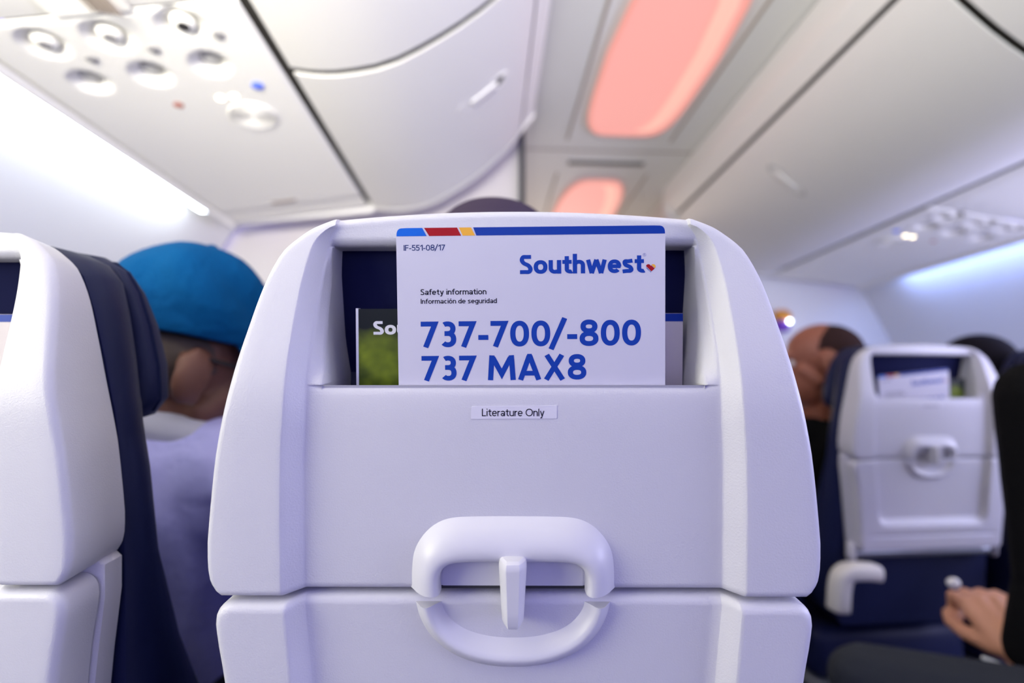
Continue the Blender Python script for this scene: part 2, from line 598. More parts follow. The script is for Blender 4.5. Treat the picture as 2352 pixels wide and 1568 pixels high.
BIN = [(.976, 1.730), (.925, 1.724), (.87, 1.727), (.78, 1.748), (.69, 1.802), (.604, 1.866), (.53, 1.936), (.485, 1.985), (.452, 2.035)]
BIN = [tuple(p) for p in chaikin(BIN, 1)]
LIP = chaikin([(.446, 2.050), (.425, 2.080), (.402, 2.105), (.398, 2.14), (.392, 2.205)], 2)
for sg, nm in ((-1, 'trim_2'), (1, 'trim_3')):
    struct(extrude_profile(nm, [(sg * x, z) for x, z in LIP], -2.6, 1.66 if sg < 0 else 2.47, M['bin'], ny=2))


def offset_prof(p, d):
    out = []
    for i in range(len(p)):
        a, b = p[max(0, i - 1)], p[min(len(p) - 1, i + 1)]
        dx, dz = b[0] - a[0], b[1] - a[1]
        l = math.hypot(dx, dz)
        out.append((p[i][0] - dz / l * d, p[i][1] + dx / l * d))
    return out


def overhead_bin(sg, y0, y1, label, latch_y, recessed):
    t = thing('overhead_bin', label, 'luggage bin', (sg * .75, (y0 + y1) / 2, 0), 0, 'overhead luggage bins')
    base = Vector((sg * .75, (y0 + y1) / 2, 0))
    outer = [(sg * x - base.x, z) for x, z in BIN]
    inner = [(sg * x - base.x, z) for x, z in offset_prof(BIN, -.006)]
    ring = outer + inner[::-1]
    d = extrude_profile('door', ring, y0 + .010 - base.y, y1 - .010 - base.y, M['bin'], t, ny=2, closed=True, caps=True, angle=35)
    bp = offset_prof(BIN, -.022)
    body = [(sg * x - base.x, z) for x, z in bp] + [(sg * .47 - base.x, 2.19), (sg * 1.48 - base.x, 2.19), (sg * 1.48 - base.x, 1.76)]
    extrude_profile('bin_body', body, y0 + .0005 - base.y, y1 - .0005 - base.y, M['seam'], t, ny=2, closed=True, caps=True, angle=35)  # dark body colour puts the shade into the door gaps
    # latch: a lift handle in a shallow scoop on the curved face
    a, b = (.645, 1.838), (.525, 1.942)
    dx, dz = b[0] - a[0], b[1] - a[1]
    l = math.hypot(dx, dz)
    cx, cz = (a[0] + b[0]) / 2, (a[1] + b[1]) / 2
    X = Vector((sg * dx / l, 0, dz / l))
    N = Vector((sg * (-dz / l), 0, -abs(dx) / l)) if False else Vector((-sg * dz / l, 0, -abs(dx) / l))
    Y = N.cross(X)
    mt = Matrix((X, Y, N)).transposed().to_4x4()
    mt.translation = Vector((sg * cx - base.x, latch_y - base.y, cz)) - N * .001
    # oval rim
    ring_prof = []
    L2, Wd = .092, .030
    vs, fs = [], []
    n = 40
    for (k, hh) in ((1.0, 0.0), (0.98, .004), (.86, .005), (.80, .001), (.5, .0008)):
        for i in range(n):
            an = 2 * math.pi * i / n
            ca, sa = math.cos(an), math.sin(an)
            vs.append(mt @ Vector((L2 * k * math.copysign(abs(ca) ** .8, ca), Wd * k * math.copysign(abs(sa) ** .8, sa), hh)))
    fs = grid_faces(5, n, 0, True)
    fs.append(tuple(range(4 * n, 5 * n)))
    lt = mesh('latch', vs, fs, M['bin'] if recessed else M['lens'], t, angle=50)
    for s2 in ((-1, 1) if recessed else ()):
        vs = []
        for (k, hh) in ((1.0, .0012), (.01, .0016)):
            for i in range(16):
                an = 2 * math.pi * i / 16
                vs.append(mt @ Vector((s2 * .060 + .019 * k * math.cos(an), .020 * k * math.sin(an), hh + .0015)))
        mesh('finger_recess', vs, grid_faces(2, 16, 0, True), M['slot'] if recessed else M['nozzle'], lt)
    bm = bmesh.new()
    add_box(bm, (0, 0, .006), (.09, .022, .009), None, .004, 2)
    bmesh.ops.transform(bm, matrix=mt, verts=bm.verts)
    bmobj('handle', bm, M['bin'], lt, angle=60)
    return t


overhead_bin(-1, -.60, .937, 'off-white luggage bin door above the near service panel, cut by the top edge', .2, True)
overhead_bin(-1, .937, 1.655, 'off-white luggage bin door with two dark finger holes beside the aisle ceiling', 1.225, True)
overhead_bin(1, -.60, .937, 'off-white luggage bin whose dark joint crosses the top right corner', .2, False)
overhead_bin(1, .937, 2.46, 'long off-white luggage bin with oval latch across the aisle', 1.70, False)
# end panel of the left bin run
ep = [(-x, z) for x, z in offset_prof(BIN, .002)] + [(-.398, 2.10), (-.40, 2.19), (-1.47, 2.19), (-1.47, 1.66), (-.99, 1.715)]
struct(extrude_profile('trim_4', ep, 1.656, 1.674, M['bin'], ny=2, closed=True, caps=True))
ep = [(x, z) for x, z in offset_prof(BIN, .010)] + [(.398, 2.10), (.40, 2.19), (1.47, 2.19), (1.47, 1.66), (.99, 1.715)]
struct(extrude_profile('trim_5', ep, 2.461, 2.479, M['bin'], ny=2, closed=True, caps=True))


# ------------------------------------------------------------------ passenger service panels
PA, PB = (.996, 1.7245), (1.452, 1.6545)


def psu_point(sg, x, y, d=0.0):
    """point on the panel plane at |x|, pushed d below it"""
    t = (x - PA[0]) / (PB[0] - PA[0])
    z = PA[1] + (PB[1] - PA[1]) * t
    return Vector((sg * x - sg * .153 * 0, y, z - d))


def service_panel(sg, y0, y1, label, detail=True):
    base = Vector((sg * 1.21, (y0 + y1) / 2, 0))
    t = thing('passenger_service_panel', label, 'service panel', base, 0, 'service panels under the bins')
    dishes = []
    if detail:
        dishes = [(1.110, y0 + .040, .040, .016), (1.240, y0 + .048, .038, .016), (1.350, y0 + .050, .036, .016),
                  (1.116, y0 + .138, .036, .018), (1.235, y0 + .148, .036, .018), (1.352, y0 + .152, .034, .018)]

    def depth(x, y):
        d = 0.0
        for cx, cy, r, dd in dishes:
            q = math.hypot(x - cx, y - cy) / r
            if q < 1:
                d = max(d, dd * (1 - q ** 3) ** 1.0)
        e = min(x - PA[0], PB[0] - x, y - y0, y1 - y)
        d += .006 * max(0.0, 1 - e / .008) ** 2
        return -d
    nx = 90 if detail else 16
    ny = int((y1 - y0) / (.0055 if detail else .05))
    vs = []
    for j in range(ny + 1):
        y = y0 + (y1 - y0) * j / ny
        for i in range(nx + 1):
            x = PA[0] + (PB[0] - PA[0]) * i / nx
            p = psu_point(sg, x, y, depth(x, y)) - base
            vs.append(p)
    fs = grid_faces(ny + 1, nx + 1)
    mesh('panel', vs, fs, M['psu'], t, flip=(sg > 0))
    if not detail:
        return t

    def disc(name, x, y, r, hgt, m, par, d=0.0, prof=None):
        mt = Matrix.Translation(psu_point(sg, x, y, d) - base) @ Matrix.Rotation(sg * math.atan2(PA[1] - PB[1], PB[0] - PA[0]), 4, 'Y') @ Matrix.Rotation(math.pi, 4, 'X')
        return lathe(name, prof or [(.0001, hgt), (r * .8, hgt), (r, hgt * .6), (r, 0)], m, par, 24, mt)
    for k, (cx, cy, r, dd) in enumerate(dishes):
        if k < 3:
            nz = disc('air_nozzle', cx, cy, r * .5, .02, M['psu'], t, -.016,
                      [(.0001, .016), (.006, .017), (.013, .016), (.019, .011), (.021, .004), (.021, 0)])
            disc('nozzle_opening', cx, cy, .010, .0185, M['nozzle_hole'] if k == 0 else M['nozzle'], nz, -.016, [(.0001, .0178), (.0095, .0182), (.0095, .012)])
        else:
            disc('reading_light', cx, cy, r * .6, .004, M['lens'], t, -.018, [(.0001, .008), (.012, .007), (.020, .003), (.022, 0)])
    for cx, cy in ((1.062, y0 + .066), (1.188, y0 + .084), (1.303, y0 + .092)):
        disc('light_button', cx, cy, .0095, .003, M['nozzle'], t)
    disc('call_button', 1.060, y0 + .210, .012, .003, M['blue_mark'], t)
    disc('sign_lamp', 1.150, y0 + .236, .0085, .002, M['sign_glow'], t)
    disc('sign_lamp', 1.122, y0 + .236, .0085, .002, M['sign_glow'], t)
    disc('sign_mark', 1.243, y0 + .244, .010, .001, M['red_mark'], t)
    prof = []
    for k in range(9):
        r0 = .052 - k * .0055
        prof += [(r0, .0005), (r0 - .0012, .003), (r0 - .0032, .003), (r0 - .0040, .0005)]
    prof = [(.054, 0)] + prof + [(.002, .0005)]
    sp = disc('speaker_grille', 1.115, y0 + .308, .05, .003, M['psu'], t, 0, prof)
    disc('speaker_backing', 1.115, y0 + .308, .05, .0007, M['nozzle'], sp, 0, [(.0001, .0009), (.050, .0009)])
    return t


service_panel(-1, .757, 1.545, 'cream service panel with air nozzles and reading lights above the person in teal cap')
service_panel(-1, -.60, .754, 'plain cream service panel in the upper left corner', False)
service_panel(-1, 1.548, 1.64, 'short blank cream panel ending at the forward bulkhead', False)
service_panel(1, 1.548, 2.46, 'service panel with air nozzles above the seats across the aisle')
service_panel(1, -.60, 1.545, 'blank service panel at the right edge under the long bin', False)
# vent slats on the near panel
t = thing('vent_grille', 'small brownish slatted grille in the upper left corner of the ceiling panel', 'vent', psu_point(-1, 1.225, .722))
for k in range(14):
    box('slat', (-.052 + k * .008, 0, .018 - k * .00125 - .0105), (.0035, .050, .003), M['tan_seam'], t)
box('slot_frame', (0, 0, -.001), (.125, .062, .003), M['psu'], t, rot=Matrix.Rotation(-.151, 3, 'Y'))
# marks on the far end of the left panel
t = thing('placard', 'faint tan placard near the end of the cream service panel', 'placard', psu_point(-1, 1.234, 1.515, .001))
box('placard_plate', (0, 0, 0), (.075, .014, .002), M['tan_seam'], t, rot=Matrix.Rotation(-.151, 3, 'Y'))

# dark backing strips along the panel edges, gap shade put into their colour
for sg, nm, y1 in ((-1, 'trim_6', 1.64), (1, 'trim_7', 2.46)):
    struct(extrude_profile(nm, [(sg * .955, 1.750), (sg * 1.010, 1.745)], -2.6, y1, M['seam']))
    struct(extrude_profile('trim_8' if sg < 0 else 'trim_9', chaikin([(sg * 1.455, 1.665), (sg * 1.458, 1.645), (sg * 1.472, 1.642), (sg * 1.476, 1.66), (sg * 1.478, 1.70)], 1), -2.6, y1 + .01, M['psu']))

# ------------------------------------------------------------------ cove light strips
for sg, y1, m, lab in ((-1, 1.54, M['led'], 'bright white cove light running under the near service panels'),
                       (1, 2.28, M['led_right'], 'bluish cove light along the far wall across the aisle')):
    t = thing('cove_light', lab, 'light', (sg * 1.50, y1 / 2, 1.67), 0, 'cove lights along the walls')
    extrude_profile('light_tube', [(sg * -.020, -.006), (sg * -.012, -.013), (sg * .012, -.012), (sg * .024, -.002)], -2.0 - y1 / 2, y1 / 2, m, t)
    extrude_profile('channel', [(sg * -.022, -.004), (sg * -.022, .02), (sg * .03, .02), (sg * .026, .0)], -2.0 - y1 / 2, y1 / 2 + .01, M['seam'], t)

# ------------------------------------------------------------------ ceiling lamps
def ceiling_lamp(y0, y1, taper, label):
    cy = (y0 + y1) / 2
    t = thing('ceiling_lamp', label, 'ceiling lamp', (.022, cy, 2.21), 0, 'pink ceiling lamps over the aisle')
    hl = (y1 - y0) / 2

    def outline(scale, n=72):
        pts = []
        for i in range(n):
            a = 2 * math.pi * i / n
            c, s = math.cos(a), math.sin(a)
            x = math.copysign(abs(c) ** .36, c)
            y = math.copysign(abs(s) ** .36, s)
            wdt = .196 * (1 - taper * max(0, -y) ** 2.0) * (1 - .06 * max(0, y) ** 3)
            pts.append((x * (wdt - scale), y * (hl - scale)))
        return pts
    rails = [(0.0, -.010), (.004, -.018), (.012, -.018), (.018, -.008), (.030, .002), (.06, .006), (.11, .008)]
    vs = []
    for s, z in rails[:4]:
        vs += [(x, y, z) for x, y in outline(s)]
    mesh('lamp_rim', vs, grid_faces(4, 72, 0, True), M['lamp_rim'], t)
    vs = []
    for s, z in ((.016, -.010), (.03, -.007), (.06, -.003), (.10, -.001)):
        vs += [(x, y, z) for x, y in outline(s)]
    fs = grid_faces(4, 72, 0, True)
    fs.append(tuple(range(3 * 72, 4 * 72)))
    mesh('diffuser', vs, fs, M['lamp_pink'], t)
    for s2 in (1,):
        pts = [(s2 * x, y) for x, y in outline(.030) if x > 0.08 and abs(y) < hl * .93]
        pts.sort(key=lambda p: p[1])
        vs, n = [], len(pts)
        w_ = .060 if s2 > 0 else .012
        for dx, z in ((0, -.010), (-.4, -.014), (-.6, -.014), (-1, -.010)):
            vs += [(x + s2 * dx * w_, y, z) for x, y in pts]
        mesh('led_band', vs, grid_faces(4, n), M['lamp_peach'], t)  # lamp's brighter side, put in as a paler glowing strip
    bm = bmesh.new()
    for a, b, c, d in ((-.240, 0, .010, 2 * hl + .12), (.232, 0, .010, 2 * hl + .12)):
        add_box(bm, (a, b, .0), (c, d, .006))
    bmobj('panel_joint', bm, M['tan_seam'], t, smooth=False)
    return t


ceiling_lamp(.95, 1.94, .55, 'large salmon pink ceiling lamp nearest above the aisle')
ceiling_lamp(2.38, 3.38, .30, 'small-looking salmon pink ceiling lamp just over the seat top')
t = thing('ceiling_vent', 'dark slot across the ceiling between the two pink lamps', 'vent', (.010, 2.205, 2.207))
box('vent_opening', (0, 0, 0), (.375, .030, .006), M['slot'], t)
box('vent_frame', (0, .022, .001), (.40, .010, .004), M['lamp_frame'], t)
box('vent_frame', (0, -.022, .001), (.40, .010, .004), M['lamp_frame'], t)
struct(box('trim_10', (0, 2.09, 2.208), (.80, .006, .003), M['tan_seam']))

# ------------------------------------------------------------------ the airline seat
SREC = R(7)
SV = Vector((0, -math.sin(SREC), math.cos(SREC)))
SW = Vector((0, -math.cos(SREC), -math.sin(SREC)))


def WB(v):
    """the upper back bends forward above the literature pocket"""
    a, b, k = .115, .165, .27
    if v <= a:
        return 0.0
    if v >= b:
        return -k * (v - (a + b) / 2)
    return -k * (v - a) ** 2 / (2 * (b - a))


def SA(u, v, w):
    """seat back coordinates: u to the right, v up the back, w out towards the row behind"""
    return Vector((u, 0, ZB)) + SV * v + SW * w


def S(u, v, w):
    """the same, measured from the bent rear surface"""
    return SA(u, v, w + WB(v))


HO = pchip([(-.0045, .2030), (.0005, .2054), (.0025, .2070), (.0055, .2083), (.010, .2091), (.0175, .2097), (.031, .2098), (.0445, .2088), (.090, .2042), (.109, .2010), (.140, .1948), (.1755, .1880), (.210, .1805),
            (.236, .1702), (.250, .1562), (.2557, .1480), (.2615, .1345)])
H1 = pchip([(0, .1583), (.047, .1588), (.0913, .1583), (.1236, .1565), (.163, .1552), (.2025, .1532), (.2335, .1490), (.2435, .1460), (.2615, .1280)])
H2 = pchip([(-.004, .1455), (.089, .1458), (.122, .1447), (.1535, .1446), (.1825, .1436), (.2126, .1415), (.2362, .1388), (.2480, .1362), (.2615, .1262)])
H3 = pchip([(.137, .1345), (.18, .1378), (.2185, .1378), (.248, .1352)])
RC = pchip([(0, .0115), (.15, .0115), (.20, .011), (.235, .0100), (.247, .0070), (.2615, .0012)])
EDGE = .006


def outline_right():
    pts = [(HO(v), v) for v in [-.004 + i * (.2655) / 90 for i in range(91)]]
    for i in range(1, 31):
        u = .1345 * (1 - i / 30)
        pts.append((u, .2615 + .0072 * (1 - (u / .1345) ** 2)))
    return pts


def inset(pts, d):
    out = []
    for i in range(len(pts)):
        a, b = pts[max(0, i - 1)], pts[min(len(pts) - 1, i + 1)]
        dx, dy = b[0] - a[0], b[1] - a[1]
        l = math.hypot(dx, dy)
        out.append((pts[i][0] - dy / l * d, pts[i][1] + dx / l * d))
    return out


def back_shell():
    op = outline_right()
    ip = inset(op, EDGE)
    side = ip[:91]
    kin = side[-1]
    side_tab = [(p[1], p[0]) for p in side]
    side_tab = [side_tab[0]] + [b for a, b in zip(side_tab, side_tab[1:]) if b[0] > a[0] + 1e-6]
    top_tab = sorted((p[0], p[1]) for p in ip[90:])
    vk = kin[1]
    LIPV, TOPV = .1388, .2415
    rows = [.0005, .0012, .0022, .0036, .0055, .008, .011, .015, .022, .032, .044, .056, .068, .080, .092, .104, .114, .122, .128, .1315, .1340, .1360, .1375, .1383, LIPV,
            .1394, .1404, .142, .144, .147, .151, .157, .165, .174, .183, .192, .20, .208, .215, .222, .229, .234, .238, .2402, TOPV,
            .2421, .2430, .2442, .2456, .2470, .2482, .2500, .2520, .2540]
    rows = [r for r in rows if r < vk - .0005] + [vk]
    nA, fB = 22, [0, .25, .5, .75]
    fC = [0, .06, .14, .3, .5, .7, .86, .94]
    fD = [0, .06, .15, .4, .7, 1.0]

    def bevel(x):
        e = .14
        if x < e:
            return x * x / (4 * e) * 2 / 1 * .5 + 0 if False else (x * x) / (2 * e) / (1 - e)
        if x > 1 - e:
            return 1 - ((1 - x) ** 2) / (2 * e) / (1 - e)
        return (x - e / 2) / (1 - e)
    vs, info = [], []
    for r in rows:
        hi = interp(side_tab, r)
        h1 = min(H1(r), hi - .0012)
        h2 = min(H2(r), h1 - .0010)
        h3 = min(H3(r) if r > .137 else .1322, h2 - .0012)
        us = [h3 * i / nA for i in range(nA)] + [h3 + (h2 - h3) * f for f in fB] + [h2 + (h1 - h2) * f for f in fC] + [h1 + (hi - h1) * f for f in fD]
        rc = RC(r)
        ws = []
        inhole = LIPV <= r <= TOPV
        for k, u in enumerate(us):
            if k <= nA + 4:
                w = -rc
                if k < nA:            # centre panel: lip and fillet rounding
                    pass
                # chamfer into the pocket
                c = sstep(LIPV, .149, r) * (1 - sstep(.215, TOPV, r))
                x = 1.0 if k <= nA else 1 - (k - nA) / 4.0
                if r >= LIPV and r <= TOPV:
                    w -= .009 * c * x
                if r < LIPV and r > .130:
                    w -= .0030 * ((r - .130) / (LIPV - .130)) ** 3 * (1 if k <= nA else x)
                if r > TOPV - 1e-9 and r < .2482:
                    q = 1 - (r - TOPV) / (.2482 - TOPV)
                    w -= .007 * (1 - math.sqrt(max(0, 1 - q * q))) * (1 if k <= nA else x)
            else:
                f = fC[k - nA - 4] if k - nA - 4 < len(fC) else None
                if f is not None:
                    w = -rc * (1 - bevel(f))
                else:
                    w = 0.0
            ws.append(w)
        bl = sstep(.246, vk, r)
        row = []
        for u, w in zip(us, ws):
            dv = bl * (interp(top_tab, min(u, kin[0])) - vk) if u <= kin[0] else 0.0
            row.append((u, r + dv, w))
        row = [(-u, v, w) for u, v, w in row[:0:-1]] + row
        vs += row
    nc = len(row)
    nr = len(rows)
    half = nc // 2
    faces = []
    holecols = range(half - nA, half + nA)
    hr0, hr1 = rows.index(LIPV), rows.index(TOPV)
    for i in range(nr - 1):
        for j in range(nc - 1):
            if hr0 <= i < hr1 and j in holecols:
                continue
            faces.append((i * nc + j, i * nc + j + 1, (i + 1) * nc + j + 1, (i + 1) * nc + j))
    V = list(vs)
    # pocket walls
    loop = [hr0 * nc + half - nA]
    loop = [i * nc + half - nA for i in range(hr0, hr1 + 1)] + [hr1 * nc + j for j in range(half - nA + 1, half + nA + 1)] + [i * nc + half + nA for i in range(hr1 - 1, hr0 - 1, -1)]
    for idx, at in ((loop[0], 0), (loop[-1], None)):
        u, v, w = vs[idx]
        vs.append((u, v - .05, w - .003))
        V.append(vs[-1])
        if at == 0:
            loop.insert(0, len(vs) - 1)
        else:
            loop.append(len(vs) - 1)
    prev = loop
    for dw in (-.035, -.055, -.10):
        cur = []
        for idx in loop:
            u, v, w = vs[idx]
            cur.append(len(V))
            V.append((u, v, min(w - .001, dw - WB(v))))
        for a in range(len(loop) - 1):
            faces.append((prev[a], prev[a + 1], cur[a + 1], cur[a]))
        prev = cur
    # folded lip of the pocket panel
    lipl = [hr0 * nc + j for j in range(half - nA, half + nA + 1)]
    prev = lipl
    for dw, dv in ((-.0012, -.0006), (-.0016, -.004), (-.0014, -.05)):
        cur = []
        for idx in lipl:
            u, v, w = vs[idx]
            cur.append(len(V))
            V.append((u, v + dv, w + dw))
        for a in range(len(lipl) - 1):
            faces.append((prev[a], cur[a], cur[a + 1], prev[a + 1]))
        prev = cur
    # rounded outer edge and flank, all the way round
    bl = [i * nc for i in range(nr)] + [(nr - 1) * nc + j for j in range(1, nc)] + [i * nc + nc - 1 for i in range(nr - 2, -1, -1)] + [j for j in range(nc - 2, 0, -1)]
    n = len(bl)
    nrm = []
    for a in range(n):
        p, q = vs[bl[a - 1]], vs[bl[(a + 1) % n]]
        dx, dy = q[0] - p[0], q[1] - p[1]
        l = math.hypot(dx, dy) or 1
        nrm.append((-dy / l, dx / l))
    # the loop runs up the left side, so outwards is the left normal
    prev = bl
    for st in range(1, 10):
        cur = []
        for a, idx in enumerate(bl):
            u, v, w = vs[idx]
            e = .0050 + .001 * sstep(.004, .02, v)
            if st <= 6:
                an = st / 6 * math.pi / 2
                off, dw = e * math.sin(an), e * (1 - math.cos(an))
                nw = w - dw
            else:
                off = e - (.0010 * (st - 6))
                t_ = (st - 6) / 3
                nw = (w - e) + (min(w - e - .006, -.053 - WB(v)) - (w - e)) * t_
            cur.append(len(V))
            V.append((u + nrm[a][0] * off, v + nrm[a][1] * off, nw))
        for a in range(n):
            b = (a + 1) % n
            faces.append((prev[a], cur[a], cur[b], prev[b]))
        prev = cur
    return [S(*p) for p in V], faces


def tray_shell():
    VT, VB = -.0150, -.218
    HT = pchip([(-.222, .1775), (-.0642, .1915), (-.030, .1970), (-.021, .1978), (-.018, .1966), (-.0160, .1946), (-.0150, .1925)])
    T1 = pchip([(-.222, .140), (-.0613, .1508), (-.0125, .1550)])
    T2 = pchip([(-.222, .130), (-.07, .1408), (-.018, .1455)])
    rows = [VT, -.0154, -.0160, -.0168, -.0178, -.019, -.024, -.030, -.04, -.052, -.065, -.08, -.095, -.11, -.125, -.138, -.144, -.148, -.151, -.1535, -.156, -.1585, -.161, -.1635, -.166, -.170,
            -.176, -.182, -.1865, -.188, -.190, -.1915, -.194, -.20, -.208, VB]
    fC = [0, .06, .14, .3, .5, .7, .86, .94]
    vs = []
    for r in rows:
        hi, h1, h2 = HT(r), T1(r), T2(r)
        us = [h2 * i / 18 for i in range(18)] + [h2 + (h1 - h2) * f for f in fC] + [h1 + (hi - h1) * f for f in (0, .06, .15, .4, .7, .9, 1)]
        row = []
        for u in us:
            x = (h1 - u) / (h1 - h2)
            y = (r + .166) / .015
            x, y = min(x, 3.0), min(y, 3.0)
            # rounded inner corner
            cr = 2.2
            qx, qy = cr - x, cr - y
            d = cr - (math.hypot(max(qx, 0), max(qy, 0)) if (qx > 0 and qy > 0) else max(qx, qy))
            d = max(0.0, min(1.0, d))
            w = -.012 * (d * .7 + .3 * sstep(0, 1, d))
            if -.1915 < r < -.1865 and u < .168:
                w -= .003
            row.append((u, r, w))
        row = [(-u, v, w) for u, v, w in row[:0:-1]] + row
        vs += row
    nc, nr = len(row), len(rows)
    faces = [tuple(reversed(f)) for f in grid_faces(nr, nc)]
    V = list(vs)
    bl = [i * nc for i in range(nr)] + [(nr - 1) * nc + j for j in range(1, nc)] + [i * nc + nc - 1 for i in range(nr - 2, -1, -1)] + [j for j in range(nc - 2, 0, -1)]
    n = len(bl)
    nrm = []
    for a in range(n):
        p, q = vs[bl[a - 1]], vs[bl[(a + 1) % n]]
        dx, dy = q[0] - p[0], q[1] - p[1]
        l = math.hypot(dx, dy) or 1
        nrm.append((dy / l, -dx / l))
    prev = bl
    for st in range(1, 9):
        cur = []
        for a, idx in enumerate(bl):
            u, v, w = vs[idx]
            e = .0068
            if st <= 6:
                an = st / 6 * math.pi / 2
                off, nw = e * math.sin(an), w - e * (1 - math.cos(an))
            else:
                off = e
                nw = (w - e) + (-.031 - (w - e)) * (st - 6) / 2
            cur.append(len(V))
            V.append((u + nrm[a][0] * off, v + nrm[a][1] * off, nw))
        for a in range(n):
            b = (a + 1) % n
            faces.append((prev[a], prev[b], cur[b], cur[a]))
        prev = cur
    return [S(*p) for p in V], faces


def ring_half(outer, inner, prof, base_w, ends):
    """raised half ring: rails between an outer and an inner path"""
    o_ = resample(chaikin(outer, 3), 61)
    i_ = resample(chaikin(inner, 3), 61)
    V = []
    for s, hh, drop in prof:
        for k, ((ou, ov), (iu, iv)) in enumerate(zip(o_, i_)):
            V.append(S(ou + (iu - ou) * s, ov + (iv - ov) * s, base_w + hh))
    return V, grid_faces(len(prof), 61)


def sym(p):
    return p + [(-u, v) for u, v in p[-2::-1]]


def fix_normals(o, outward=None):
    bm = bmesh.new()
    bm.from_mesh(o.data)
    bmesh.ops.remove_doubles(bm, verts=bm.verts[:], dist=1e-6)
    bmesh.ops.recalc_face_normals(bm, faces=bm.faces[:])
    bm.to_mesh(o.data)
    bm.free()
    return o


def loft_sections(secs, cap=True):
    n = len(secs[0])
    V = [p for s in secs for p in s]
    F = grid_faces(len(secs), n, 0, True)
    if cap:
        F.append(tuple(reversed(range(n))))
        F.append(tuple(range((len(secs) - 1) * n, len(secs) * n)))
    return V, F


def super_section(hu, w0, w1, v, e=.35, n=40):
    """rounded rectangle in the u-w plane at height v"""
    cw, hw = (w0 + w1) / 2, abs(w1 - w0) / 2
    out = []
    for k in range(n):
        a = 2 * math.pi * k / n
        c, s = math.cos(a), math.sin(a)
        out.append(SA(hu * math.copysign(abs(c) ** e, c), v, cw + hw * math.copysign(abs(s) ** e, s)))
    return out


